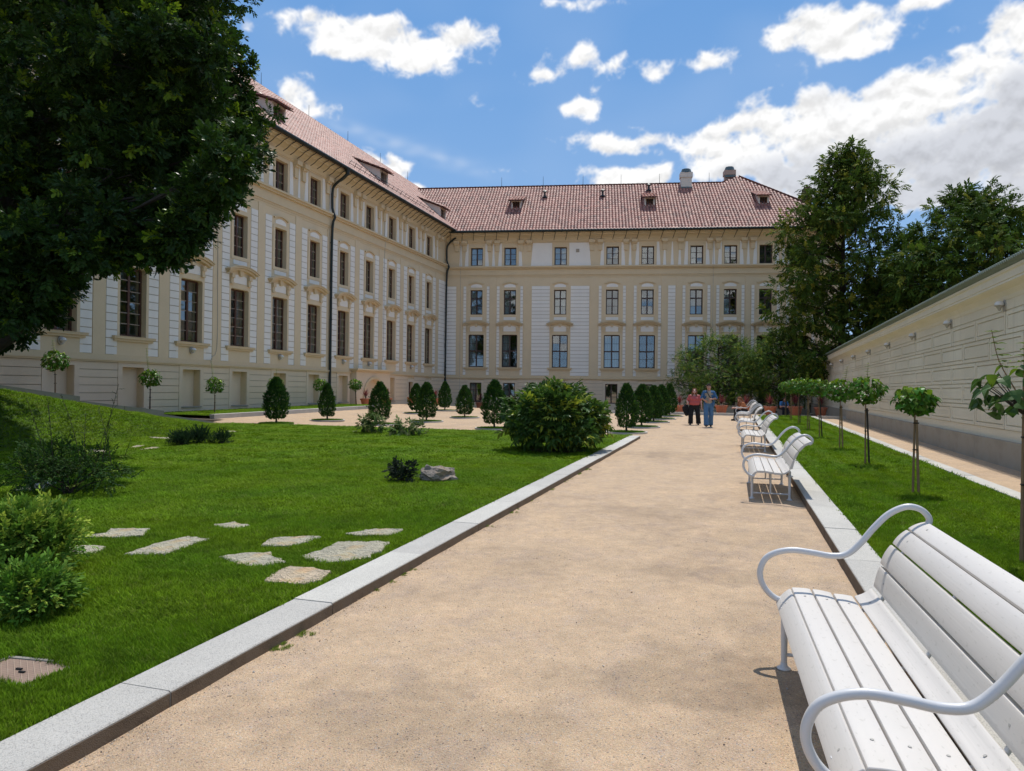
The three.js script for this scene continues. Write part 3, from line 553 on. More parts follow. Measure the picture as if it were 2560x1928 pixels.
function facade(o, cfg) {
  const { s0, s1, yb, f1, f2, f3, yP, yS0, yS1, yC, yE } = cfg, holes = [];
  const rect = (x0, x1, y0, y1) => [[x0, y0], [x1, y0], [x1, y1], [x0, y1]];
  const soft = (x0, x1, y0, y1, r) => [[x0, y0], [x1, y0], [x1, y1 - r], [x1 - r * 0.3, y1 - r * 0.3], [x1 - r, y1], [x0 + r, y1], [x0 + r * 0.3, y1 - r * 0.3], [x0, y1 - r]];
  for (const b of cfg.bays) {
    const c = b.s;
    holes.push(soft(c - f1.w / 2, c + f1.w / 2, f1.y0, f1.y1, 0.08), rect(c - f2.w / 2, c + f2.w / 2, f2.y0, f2.y1), rect(c - f3.w / 2, c + f3.w / 2, f3.y0, f3.y1));
    if (b.low) holes.push(rect(c - b.low[2] / 2, c + b.low[2] / 2, b.low[0], b.low[1]));
  }
  part('wall', poly([[s0, yb], [s1, yb], [s1, yC + 0.3], [s0, yC + 0.3]], -0.45, 0, holes), M.beige, o);
  part('interior', metreUV(join([span(s0, s1, yb, yC, -6.2, -6), span(s0, s1, yC - 0.2, yC, -6, -0.46), span(s0, s1, yb, yb + 0.2, -6, -0.46), span(s0, s0 + 0.2, yb + 0.2, yC - 0.2, -6, -0.46), span(s1 - 0.2, s1, yb + 0.2, yC - 0.2, -6, -0.46), span(s0 + 0.2, s1 - 0.2, f1.y1 + 0.5, f1.y1 + 0.7, -6, -0.46), span(s0 + 0.2, s1 - 0.2, f2.y1 + 0.6, f2.y1 + 0.8, -6, -0.46)])), M.room, o);
  // string course, eaves cove
  const course = [[0.02, yS0 - 0.12, yS0], [0.05, yS0, yS0 + 0.1], [0.10, yS0 + 0.1, yS0 + 0.16], [0.07, yS0 + 0.16, yS1 - 0.2], [0.2, yS1 - 0.2, yS1 - 0.1], [0.3, yS1 - 0.1, yS1]];
  part('string_course', metreUV(join(course.map(([d, a, b]) => span(s0, s1, a, b, 0, d)))), M.beige2, o);
  {
    const pr = [[0, yC], [0.03, yC], [0.04, yC + 0.06], [0.08, yC + 0.07], [0.12, yC + 0.2], [0.24, yC + 0.36], [0.44, yC + 0.47], [0.6, yC + 0.5], [0.61, yC + 0.56], [0.8, yC + 0.6], [0.8, yE - 0.02], [0, yE - 0.02]];
    const g = new THREE.ExtrudeGeometry(new THREE.Shape(pr.map((p) => new THREE.Vector2(...p))), { depth: s1 - s0 + (cfg.eaveMore ?? 0), bevelEnabled: false });
    g.rotateY(PI / 2).scale(1, 1, -1).translate(s0, 0, 0);            // (profile x -> z, depth -> x)
    const idx = []; for (let i = 0; i < g.attributes.position.count; i += 3) idx.push(i, i + 2, i + 1); g.setIndex(idx);
    const q = g.toNonIndexed(); q.computeVertexNormals(); part('eaves_cove', metreUV(q), M.beige2, o);
  }
  part('plinth_moulding', metreUV(join([span(s0, s1, yP - 0.09, yP - 0.03, 0, 0.12), span(s0, s1, yP - 0.03, yP + 0.02, 0, 0.16), span(s0, s1, yP + 0.02, yP + 0.2, 0, 0.05)])), M.beige2, o);
  // upright bands of white plaster blocks with sunk joints
  const pitch = cfg.pitch, yA = yP + 0.2, yZ = yS0 - 0.5, rows = Math.floor((yZ - yA) / pitch);
  for (const [a, b] of cfg.whites) { part('joint_bed', box(b - a - 0.01, rows * pitch, 0.008), M.joint, o, [(a + b) / 2, yA + rows * pitch / 2, 0.0]); for (let r = 0; r < rows; r++) blockList.push({ o, g: [b - a, pitch - 0.03, 0.03], p: [(a + b) / 2, yA + (r + 0.5) * pitch, 0.016], m: hash(r, Math.round(a * 40), 4) < 0.5 ? M.white : M.white2, size: (cfg.view ?? ((x) => 1))((a + b) / 2) * (b - a) }); }
  for (const [a, b] of cfg.lesenes) part('pilaster_strip', box(b - a, yS0 - 0.12 - yA, 0.035), M.beige, o, [(a + b) / 2, (yS0 - 0.12 + yA) / 2, 0.0175]);
  for (const q of cfg.tapers) part('white_panel', poly([[q[2], yS1], [q[3], yS1], [q[1], yC - 0.02], [q[0], yC - 0.02]], 0, 0.018), M.white, o);
  H.hood ??= metreUV(hood(1.95)); H.console ??= metreUV(join([span(-0.1, 0.1, -0.1, 0.09, 0, 0.17), span(-0.085, 0.085, -0.3, -0.1, 0, 0.1), span(-0.1, 0.1, -0.38, -0.3, 0, 0.13)])); H.key ??= metreUV(poly([[-0.09, -0.2], [0.09, -0.2], [0.14, 0.12], [-0.14, 0.12]], 0, 0.13));
  cfg.bays.forEach((b, i) => {
    const c = b.s;
    // first floor
    const w1 = f1.w, y1 = f1.y1, top = f2.y0;
    part('window_surround', poly(soft(c - w1 / 2 - 0.13, c + w1 / 2 + 0.13, f1.y0 - 0.02, y1 + 0.22, 0.02), 0, 0.03, [soft(c - w1 / 2, c + w1 / 2, f1.y0 - 0.01, y1, 0.08)]), M.beige, o);
    part('sill', metreUV(join([span(c - w1 / 2 - 0.36, c + w1 / 2 + 0.36, f1.y0 - 0.11, f1.y0 - 0.03, 0, 0.18), span(c - w1 / 2 - 0.3, c + w1 / 2 + 0.3, f1.y0 - 0.2, f1.y0 - 0.11, 0, 0.11), span(c - w1 / 2 - 0.37, c + w1 / 2 + 0.37, f1.y0 - 0.03, f1.y0 - 0.012, 0, 0.2)])), M.beige2, o);
    part('apron', box(w1 + 0.5, f1.y0 - 0.2 - yP - 0.2, 0.028), M.beige, o, [c, (f1.y0 + yP) / 2, 0.014]);
    const hy = y1 + (top - y1) * 0.42;
    part('hood', H.hood, M.beige2, o, [c, hy, 0]);
    for (const s of [-1, 1]) part('console', H.console, M.beige2, o, [c + s * 0.62, hy - 0.08, 0]);
    part('keystone', H.key, M.beige2, o, [c, hy + 0.16, 0]);
    part('white_panel', poly([[c - 0.5, y1 + 0.26], [c + 0.5, y1 + 0.26], ...arcPts(c, 1.0, hy - 0.06, 0.1).reverse()], 0, 0.02), M.white, o);
    part('white_panel', box(0.98, (top - hy - 0.55) * 0.62, 0.02), M.white2, o, [c, hy + 0.5 + (top - hy - 0.55) * 0.3, 0.01]);
    // second floor
    const w2 = f2.w;
    part('window_surround', poly(rect(c - w2 / 2 - 0.17, c + w2 / 2 + 0.17, f2.y0 - 0.16, f2.y1 + 0.1), 0, 0.035, [rect(c - w2 / 2, c + w2 / 2, f2.y0, f2.y1)]), M.beige, o);
    part('lunette', poly([[c - w2 * 0.46, f2.y1 + 0.2], [c + w2 * 0.46, f2.y1 + 0.2], ...arcPts(c, w2 * 0.92, f2.y1 + 0.34, 0.13).reverse()], 0, 0.02), M.white, o);
    { const lo = arcPts(c, w2 + 0.2, f2.y1 + 0.43, 0.15), hi = arcPts(c, w2 + 0.3, f2.y1 + 0.52, 0.15).reverse(); part('arch_moulding', poly([...lo, ...hi], 0, 0.09), M.beige2, o); }
    // third floor
    const w3 = f3.w;
    part('window_surround', poly(rect(c - w3 / 2 - 0.16, c + w3 / 2 + 0.16, f3.y0 - 0.04, f3.y1 + 0.16), 0, 0.03, [rect(c - w3 / 2, c + w3 / 2, f3.y0, f3.y1)]), M.beige, o);
    const pick = (a) => a[Math.floor(hash(i, Math.round(c * 7), 21) * a.length)];
    putWindow(o, c, f1.y0, w1, f1.y1 - f1.y0, 2, cfg.rows1, { frame: cfg.frame, bars: cfg.bars, transom: cfg.tr1, curtain: pick(cfg.cur1) });
    putWindow(o, c, f2.y0, w2, f2.y1 - f2.y0, 2, cfg.rows2, { frame: cfg.frame, bars: cfg.bars, transom: cfg.tr2, curtain: pick(cfg.cur2) });
    putWindow(o, c, f3.y0, w3, f3.y1 - f3.y0, 2, cfg.rows3, { frame: cfg.frame, bars: cfg.bars, curtain: pick(cfg.cur2) });
    // ground floor
    if (b.low) {
      const [a, e, w, kind] = b.low;
      part('window_surround', poly(rect(c - w / 2 - 0.2, c + w / 2 + 0.2, Math.max(yb, a - 0.9), e + 0.2), 0, 0.075, [rect(c - w / 2, c + w / 2, a, e)]), M.base, o);
      if (kind === 'window') putWindow(o, c, a, w, e - a, 2, [1, 1, 1], { frame: cfg.frame, z: -0.2, curtain: pick(cfg.cur2) });
      else { part('niche_back', box(w + 0.1, e - a + 0.1, 0.04), M.base, o, [c, (a + e) / 2, -0.3]); part('sill', box(w + 0.12, 0.05, 0.42), M.plinth, o, [c, a + 0.026, -0.08]); }
    }
  });
  // courses of the ground floor, cut by the openings
  const cuts = cfg.bays.filter((b) => b.low).map((b) => [b.s - b.low[2] / 2 - 0.2, b.s + b.low[2] / 2 + 0.2]).concat(cfg.cuts ?? []).sort((a, b) => a[0] - b[0]);
  let x = s0; const runs = [];
  for (const [a, b] of cuts) { if (a - x > 0.1) runs.push([x, a]); x = Math.max(x, b); }
  if (s1 - x > 0.1) runs.push([x, s1]);
  for (const [a, b] of runs) { part('joint_bed', box(b - a - 0.04, yP - 0.1 - yb, 0.008), M.joint, o, [(a + b) / 2, (yP - 0.1 + yb) / 2, 0.0]); for (let y = yP - 0.09 - cfg.course; y > yb - 0.2; y -= cfg.course) part('plinth_course', box(b - a - 0.02, cfg.course - 0.02, 0.06), M.base, o, [(a + b) / 2, y + cfg.course / 2, 0.03]); }
}
// roof of hollow tiles laid in rows, on a plane that rises from the eaves (z = out, y = y0) inwards
function tiles(o, inside, sA, sB, y0, out, pitch, len, seed) {
  const q = rng(seed), pw = 0.25, rl = 0.4, cp = Math.cos(pitch), sp = Math.sin(pitch), pos = [], col = [], idx = [], nor = [];
  const at = (s, u, h) => [s, y0 + u * sp + h * cp, out - u * cp + h * sp];
  for (let u = 0, r = 0; u < len; u += rl, r++) for (let s = sA; s < sB; s += pw) {
    if (!inside(s + pw / 2, u + rl / 2)) continue;
    const l = 0.74 + 0.5 * q(), k = q(), c = k < 0.75 ? [0.30, 0.122, 0.088] : k < 0.9 ? [0.36, 0.178, 0.13] : [0.20, 0.084, 0.064], b = pos.length / 3, js = (q() - 0.5) * 0.012, jh = (q() - 0.5) * 0.012;
    for (const e of [0, 1]) for (let i = 0; i <= 4; i++) {
      const t = i / 4, xs = s + js + (t * 0.92 + 0.04) * pw, hh = (e ? 0.012 : 0.042 + jh) + 0.062 * Math.sin(t * PI);
      pos.push(...at(xs, u + e * (rl + 0.05) - 0.02, hh)); col.push(c[0] * l, c[1] * l, c[2] * l);
    }
    for (let i = 0; i < 4; i++) idx.push(b + i, b + i + 1, b + 5 + i, b + i + 1, b + 6 + i, b + 5 + i);
    for (let i = 0; i < 3; i++) idx.push(b, b + i + 2, b + i + 1);    // the open lower end
  }
  const g = new THREE.BufferGeometry(); g.setAttribute('position', new THREE.Float32BufferAttribute(pos, 3)); g.setAttribute('color', new THREE.Float32BufferAttribute(col, 3)); g.setIndex(idx); g.computeVertexNormals();
  return g;
}
function dormer(o, s, u, y0, out, pitch, w, h, deep, cheek) {         // a little shed dormer on that plane; u = way up the slope to its foot
  const d = new THREE.Group(); d.name = 'dormer'; d.position.set(s, y0 + u * Math.sin(pitch), out - u * Math.cos(pitch)); o.add(d);
  const tp = Math.tan(pitch), tr = Math.tan(pitch * 0.56), run = h / (tp - tr);
  for (const k of [-1, 1]) part('cheek', poly([[0, -0.25], [0, h], [-run, h + run * tr], [-run, h + run * tr - 0.3]], 0, 0.07).rotateY(-PI / 2).translate(k * (w / 2 - 0.035) + 0.035, 0, 0), cheek, d);
  part('front', poly([[-w / 2, -0.2], [w / 2, -0.2], [w / 2, h], [-w / 2, h]], 0, 0.09, [[[-w / 2 + 0.12, 0.06], [w / 2 - 0.12, 0.06], [w / 2 - 0.12, h - 0.12], [-w / 2 + 0.12, h - 0.12]]]), cheek, d);
  part('opening_board', box(w - 0.16, h - 0.1, 0.02), M.hollowBoard, d, [0, h / 2, -0.42]);  // brown board added inside, standing in for the dark hollow of the dormer
  for (let i = 0; i < 2; i++) part('shutter_bar', box(0.03, h - 0.2, 0.03), M.frameBack, d, [(i - 0.5) * 0.2, h / 2, 0.02]);
  const n = Math.max(3, Math.round((w + 0.35) / 0.25)), rw = n * 0.25, len = (run + 0.5) / Math.cos(pitch * 0.56);
  part('roof', metreUV(new THREE.BoxGeometry(rw, 0.04, len)), M.tileBed, d, [0, h + 0.02 + (run / 2 - 0.08) * tr, -(run / 2) + 0.2], [pitch * 0.56, 0, 0]);
  const tg = part('roof_tiles', tiles(null, () => true, -rw / 2, rw / 2 - 0.01, h - 0.06, 0.42, pitch * 0.56, len, Math.round(s * 10) + 3), M.tile, d); tg.userData.kind = 'stuff';
  return d;
}
const ridgeTiles = (a, b, q) => {                                     // saddle tiles along a ridge, from point a to b
  const A = V(...a), B = V(...b), n = Math.round(A.distanceTo(B) / 0.4), gs = [], dir = B.clone().sub(A).normalize(), qt = new THREE.Quaternion().setFromUnitVectors(V(0, 0, 1), dir);
  for (let i = 0; i < n; i++) { const g = new THREE.CylinderGeometry(0.15, 0.17, 0.44, 8, 1, true, -PI / 2, PI).rotateX(PI / 2).rotateZ(0).toNonIndexed(); const l = 0.8 + 0.4 * R(), c = new Float32Array(g.attributes.position.count * 3); for (let k = 0; k < c.length; k += 3) { c[k] = 0.33 * l; c[k + 1] = 0.155 * l; c[k + 2] = 0.12 * l; } g.setAttribute('color', new THREE.BufferAttribute(c, 3)); g.rotateZ(PI / 2); g.applyQuaternion(qt); const p = A.clone().lerp(B, (i + 0.5) / n); g.translate(p.x, p.y, p.z); gs.push(g); }
  return join(gs);
};
function downpipe(o, s, yTop, yBot, out, yStr) {
  part('downpipe', tube([[s + 0.12, yTop, out], [s + 0.12, yTop - 0.3, out - 0.05], [s + 0.02, yTop - 0.9, 0.3], [s, yTop - 1.3, 0.16], [s, yTop - 2.2, 0.16]], 0.075, 26), M.gutter, o);
  part('downpipe', tube([[s, yTop - 2.2, 0.16], [s, yStr + 0.2, 0.2], [s, yStr - 0.2, 0.36], [s, yStr - 0.9, 0.18], [s, (yStr + yBot) / 2, 0.15], [s, yBot, 0.15]], 0.075, 40), M.gutter, o);
  const hd = part('hopper', new THREE.CylinderGeometry(0.17, 0.09, 0.4, 10), M.gutter, o, [s + 0.12, yTop - 0.15, out]);
  for (let y = yStr - 1.6; y > yBot + 0.5; y -= 2.2) part('pipe_clamp', new THREE.CylinderGeometry(0.088, 0.088, 0.05, 10), M.gutter, o, [s, y, 0.155]);
}
function gutterAnd(o, s0, s1, yE, out, step) {
  part('gutter', new THREE.CylinderGeometry(0.1, 0.1, s1 - s0, 10, 1).rotateZ(PI / 2).translate((s0 + s1) / 2, 0, 0), M.gutter, o, [0, yE - 0.02, out]);
  part('eaves_board', metreUV(span(s0, s1, yE - 0.06, yE + 0.1, out - 0.16, out - 0.08)), M.gutter, o);
  const g = tube([[0, yE - 0.1, out - 0.02], [0.03, yE - 0.16, out - 0.14], [0, yE - 0.26, out - 0.34], [-0.06, yE - 0.46, out - 0.52], [-0.1, yE - 0.6, out - 0.74]], 0.021, 12, 5);
  for (let s = s0 + 0.4; s < s1; s += step) part('gutter_stay', g, M.iron, o, [s, 0, 0]);
}

// ================================================================ left wing
const left = thing('palace_wing', 'long beige and white palace wing on the left, seen at a slant', 'building', [-22.2, 0.0075 * 25, 0]);
left.rotation.order = 'YXZ'; left.rotation.set(0, PI / 2, -0.0075);
{
  const bays = [], whites = [], lesenes = [], tapers = [];
  for (let i = -5; i <= 8; i++) {
    const c = 25.39 + 3.13 * i;
    bays.push({ s: c, low: i === 5 ? null : i >= 7 ? [0.95, 1.86, 0.72, 'window'] : [0.5 + (i < -1 ? 0.3 * (-1 - i) : 0), 2.12, 1.05, 'niche'] });
    whites.push([c - 1.26, c - 0.76], [c + 0.76, c + 1.26]); lesenes.push([c + 1.29, c + 1.84]);
    tapers.push([c - 0.95, c - 0.72, c - 1.06, c - 0.72], [c + 0.72, c + 0.95, c + 0.72, c + 1.06], [c + 1.535, c + 1.595, c + 1.45, c + 1.68]);
  }
  whites.push([52.35, 53.8]);
  const cfg = {
    s0: 5, s1: 53.9, yb: -0.8, f1: { y0: 3.3, y1: 5.98, w: 1.27 }, f2: { y0: 7.5, y1: 9.5, w: 0.97 }, f3: { y0: 11.42, y1: 12.98, w: 1.02 }, yP: 2.37, yS0: 10.55, yS1: 11.36, yC: 13.2, yE: 13.95, pitch: 0.31, course: 0.285,
    bays, whites, lesenes, tapers, cuts: [[38.75, 43.45]], rows1: [1, 1, 1, 1, 1, 1], rows2: [1, 1, 1, 1], rows3: [1, 1, 1], frame: M.frame, bars: M.bar, cur1: [null, [0.3, 0.92, M.curtainDark], null], cur2: [null, [0, 1, M.curtainDark]],
    view: (s) => 1 / (s - 4), eaveMore: 0,
  };
  facade(left, cfg);
  // blind arched portal
  const P = new THREE.Group(); P.name = 'portal'; P.position.set(41.1, 0, 0); left.add(P);
  const arch = (w, spring) => { const out = [[w / 2, -0.8], [w / 2, spring]]; for (let i = 1; i < 16; i++) { const a = i / 16 * PI; out.push([Math.cos(a) * w / 2, spring + Math.sin(a) * w / 2 * 0.82]); } out.push([-w / 2, spring], [-w / 2, -0.8]); return out; };
  part('front', poly([[-2.25, -0.8], [2.25, -0.8], [2.25, 2.42], [-2.25, 2.42]], 0, 0.42, [arch(2.5, 0.95)]), M.base, P);
  part('arch_band', poly(arch(2.86, 0.95), 0.42, 0.5, [arch(2.5, 0.95)]), M.beige2, P);
  part('back', box(2.7, 3.0, 0.04), M.base, P, [0, 0.6, 0.05]);
  part('cornice', metreUV(join([span(-2.4, 2.4, 2.42, 2.5, 0, 0.55), span(-2.48, 2.48, 2.5, 2.58, 0, 0.64)])), M.beige2, P);
  // consoles in the cove
  const con = metreUV(join([span(-0.15, 0.15, -0.55, 0, 0, 0.1), span(-0.19, 0.19, 0, 0.1, 0, 0.2), span(-0.23, 0.23, 0.1, 0.34, 0, 0.3)]));
  for (const b of bays) for (const s of [-1, 1]) part('cove_console', con, M.beige2, left, [b.s + 1.565 + s * 0.36, 13.0, 0]);
  const pitch = Math.atan2(6.5, 7.7), L = Math.hypot(6.5, 7.7), out = 0.98, y0 = 13.97;
  const roof = part('roof', poly([[out - 0.05, y0 - 0.04], [out - 0.05 - 7.75, y0 + 6.5], [out - 15.6, y0 - 0.04]], 3, 68).rotateY(-PI / 2).scale(-1, 1, 1), M.tileBed, left);
  roof.geometry.computeVertexNormals();
  const tl = part('roof_tiles', tiles(null, () => true, 8, 66, y0, out + 0.06, pitch, L, 5), M.tile, roof); tl.userData.kind = 'stuff';
  const rt = part('ridge_tiles', ridgeTiles([8, y0 + 6.52, out - 7.72], [66, y0 + 6.52, out - 7.72]), M.tile, roof); rt.userData.kind = 'stuff';
  for (const [s, u] of [[20.8, 1.6], [31.6, 1.6], [43.2, 1.6], [53.6, 1.7]]) dormer(left, s, u, y0, out, pitch, 1.15, 0.85, 1, M.chimney);
  for (let s = 12; s < 62; s += 5.4) { part('lightning_rod', rod([s, y0 + 6.5, out - 7.72], [s, y0 + 7.45, out - 7.72], 0.022, 0.012, 5), M.iron, left); }
  // snow guard: two rails on hooks above the gutter
  const sg = new THREE.Group(); sg.name = 'snow_guard'; left.add(sg);
  const gx = (u, h) => [y0 + u * Math.sin(pitch) + h * Math.cos(pitch), out - u * Math.cos(pitch) + h * Math.sin(pitch)];
  for (const h of [0.2, 0.36]) { const [y, z] = gx(0.75, h); part('rail', rod([37.5, y, z], [50, y, z], 0.016, 0.016, 5), M.iron, sg); }
  const post = (() => { const [a, b] = gx(0.75, 0.02), [c, d] = gx(0.75, 0.42); return rod([0, a, b], [0, c, d], 0.016, 0.016, 5); })();
  for (let s = 37.5; s <= 50; s += 0.62) part('hook', post, M.iron, sg, [s, 0, 0]);
  gutterAnd(left, 5, 54.2, y0, out + 0.06, 0.62);
  downpipe(left, 36.3, 13.9, -0.2, out + 0.06, 11.3);
  downpipe(left, 53.55, 13.9, -0.6, out + 0.02, 11.3);
  part('lightning_cable', tube([[43.0, 13.3, 0.05], [43.0, 11.45, 0.05], [43.02, 11.3, 0.33], [43.0, 10.5, 0.08], [43.0, 4, 0.06], [42.7, 2.9, 0.06], [42.4, 2.6, 0.3]], 0.012, 40, 5), M.lampMetal, left);
  part('lightning_cable', tube([[26.9, 10.4, 0.05], [26.95, 6, 0.06], [26.95, 3.2, 0.06], [26.6, 2.7, 0.08], [26.4, 2.45, 0.2]], 0.012, 40, 5), M.lampMetal, left);
}
// ================================================================ back wing
const backDir = [0.983, -0.1835];
const back = thing('palace_wing', 'beige and white palace wing closing the courtyard at the back', 'building', [-22.2, 0, -53.9], Math.atan2(0.1835, 0.983));
{
  const cs = [2.5, 5.2, 9.21, 13.29, 16.01, 19.75, 22.31, 24.94, 27.52], bays = cs.map((s) => ({ s, low: [0.14, 1.7, 0.95, 'window'] }));
  const whites = [[0.05, 0.85], [17.6, 18.15]], lesenes = [[0.95, 1.4], [3.6, 4.1], [6.35, 6.85], [11.6, 12.15], [14.4, 14.9], [17.1, 17.5], [18.25, 18.65], [20.85, 21.2], [23.45, 23.8], [26.05, 26.4], [28.7, 29.4]], tapers = [];
  cs.forEach((c, i) => {
    if (i === 2) { whites.push([6.95, c - 0.83], [c + 0.83, 11.5]); tapers.push([7.0, c - 0.68, 6.85, c - 0.68], [c + 0.68, 11.45, c + 0.68, 11.6]); } else { whites.push([c - 1.05, c - 0.84], [c + 0.84, c + 1.05]); tapers.push([c - 0.86, c - 0.68, c - 0.98, c - 0.68], [c + 0.68, c + 0.86, c + 0.68, c + 0.98]); }
  });
  for (const m of [1.2, 3.85, 14.65, 17.3, 17.88, 18.45, 21.03, 23.62, 26.23, 29]) tapers.push([m - 0.03, m + 0.03, m - 0.12, m + 0.12]);
  const g = M.curtain, d = M.curtainDark;
  facade(back, {
    s0: 0.02, s1: 30.6, yb: -1, f1: { y0: 2.95, y1: 5.55, w: 1.25 }, f2: { y0: 7.15, y1: 9.12, w: 0.98 }, f3: { y0: 11.07, y1: 12.5, w: 0.98 }, yP: 2.1, yS0: 10.2, yS1: 10.98, yC: 12.85, yE: 13.6, pitch: 0.285, course: 0.285,
    bays, whites, lesenes, tapers, rows1: [1, 1, 1, 1], tr1: 2, rows2: [1, 1, 1], tr2: 2, rows3: [1, 1, 1], frame: M.frameBack, bars: M.frameBack, cur1: [[0, 1, g], [0, 0.5, g], [0.05, 0.95, d], [0, 1, d]], cur2: [null, [0, 0.45, g], [0.02, 0.98, d], [0, 1, g]], view: (s) => 1 / 50,
  });
  const con = metreUV(join([span(-0.15, 0.15, -0.5, 0, 0, 0.1), span(-0.19, 0.19, 0, 0.1, 0, 0.2), span(-0.23, 0.23, 0.1, 0.34, 0, 0.3)]));
  for (const m of [1.2, 3.85, 6.4, 12.0, 14.65, 17.3, 18.5, 21.03, 23.62, 26.23, 29]) for (const s of m === 17.3 || m === 18.5 ? [0] : [-1, 1]) part('cove_console', con, M.beige2, back, [m + s * 0.33, 12.7, 0]);
  part('vent_grille', box(0.26, 0.26, 0.04), M.plinth, back, [10.55, 12.2, 0.03]);
  const y0 = 13.62, out = 0.95, run = 7.4, rise = 5.35, pitch = Math.atan2(rise, run), L = Math.hypot(rise, run), sR = 22.6, sP = 24.2, sE = 31.5, uP = L + 1.55;
  const pt = (s, u, dn = 0) => [s, y0 + u * Math.sin(pitch) - dn, out - u * Math.cos(pitch)];
  const far = (s, u, dn) => { const p = pt(s, u, dn); return [p[0], p[1], 2 * (out - run) - p[2]]; };
  {
    const F = new Faces(), c = [1, 1, 1], f = [pt(-9, 0, 0.05), pt(sE, 0, 0.05), pt(sP, uP, 0.05), pt(sR, L, 0.05), pt(-9, L, 0.05)];
    F.tri(f[0], f[1], f[3], c); F.tri(f[0], f[3], f[4], c); F.tri(f[1], f[2], f[3], c);
    const e = [far(-9, 0, 0.05), [sE, y0, out - 2 * run], [sP, f[2][1], out - run - 3]];
    F.tri(f[4], f[3], e[1], c); F.tri(f[4], e[1], e[0], c); F.tri(f[3], f[2], e[2], c); F.tri(f[3], e[2], e[1], c); F.tri(f[1], e[1], f[2], c); F.tri(f[2], e[1], e[2], c);
    const roof = part('roof', F.geo(), M.tileBed, back);
    const ok = (s, u) => u < (s < sR ? L : s < sP ? L + (s - sR) / (sP - sR) * (uP - L) : (sE - s) / (sE - sP) * uP);
    const tl = part('roof_tiles', tiles(null, ok, -8, sE, y0, out + 0.06, pitch, uP, 6), M.tile, roof); tl.userData.kind = 'stuff';
    for (const [a, b] of [[pt(-4, L, -0.06), pt(sR, L, -0.06)], [pt(sR, L, -0.06), pt(sP, uP, -0.06)], [pt(sP, uP, -0.06), pt(sE, 0, -0.06)]]) { const r = part('ridge_tiles', ridgeTiles(a, b), M.tile, roof); r.userData.kind = 'stuff'; }
    part('end_wall', metreUV(span(30.3, 30.58, -1, 13.5, -14, -0.46)), M.beige, back);
    part('rear_wall', metreUV(span(0, 30.3, -1, 13.5, -14.1, -13.8)), M.beige, back);
  }
  for (const [s, u] of [[5.35, 4.4], [16.3, 4.55], [25.3, 4.5]]) dormer(back, s, u, y0, out, pitch, 0.82, 0.7, 1, M.chimney);
  for (const [s, u] of [[7.6, 6.6], [12.5, 6.6], [16.4, 7.7]]) { const p = pt(s, u), v = new THREE.Group(); v.name = 'roof_vent'; v.position.set(...p); back.add(v); part('pipe', new THREE.CylinderGeometry(0.08, 0.1, 0.7, 8), M.iron, v, [0, 0.25, 0]); part('cap', new THREE.ConeGeometry(0.24, 0.2, 8), M.iron, v, [0, 0.66, 0]); part('flashing', new THREE.CylinderGeometry(0.2, 0.28, 0.12, 8), M.iron, v, [0, 0.1, 0.03]); }
  for (const [s, u, h, w, m] of [[19.6, 8.3, 1.35, 0.9, M.chimney], [23.6, 10.9, 0.55, 0.85, M.chimneyBrown]]) {
    const p = pt(s, u), ch = new THREE.Group(); ch.name = 'chimney'; ch.position.set(...p); back.add(ch);
    part('shaft', box(w, h + 0.9, w * 0.8), m, ch, [0, h / 2 - 0.45, -0.3]); part('collar', box(w + 0.14, 0.42, w * 0.8 + 0.14), m, ch, [0, h - 0.2, -0.3]); part('lead_cap', new THREE.CylinderGeometry(w * 0.42, w * 0.56, 0.34, 8, 1).rotateY(PI / 8), M.lead, ch, [0, h + 0.17, -0.3]);
    part('flashing', box(w + 0.1, 0.18, 0.1), M.lead, ch, [0, 0.0, 0.14]);
  }
  for (const s of [3.6, 7.3, 10.8, 14.1, 17.4, 21.6]) { const p = pt(s, L); part('lightning_rod', rod(p, [p[0], p[1] + 1.0, p[2]], 0.022, 0.012, 5), M.iron, back); }
  gutterAnd(back, 0.1, sE, y0, out + 0.06, 0.92);
  part('lightning_cable', tube([[1.2, 12.8, 0.05], [1.2, 11.1, 0.05], [1.2, 10.95, 0.33], [1.2, 10.1, 0.06], [1.2, 5, 0.06], [1.2, -0.4, 0.08]], 0.012, 40, 5), M.lampMetal, back);
  part('lightning_cable', tube([[21.0, 12.8, 0.05], [21.0, 11.1, 0.05], [21.0, 10.95, 0.33], [21.0, 10.1, 0.06], [21.0, 5, 0.06], [21.0, -0.4, 0.08]], 0.012, 40, 5), M.lampMetal, back);
}
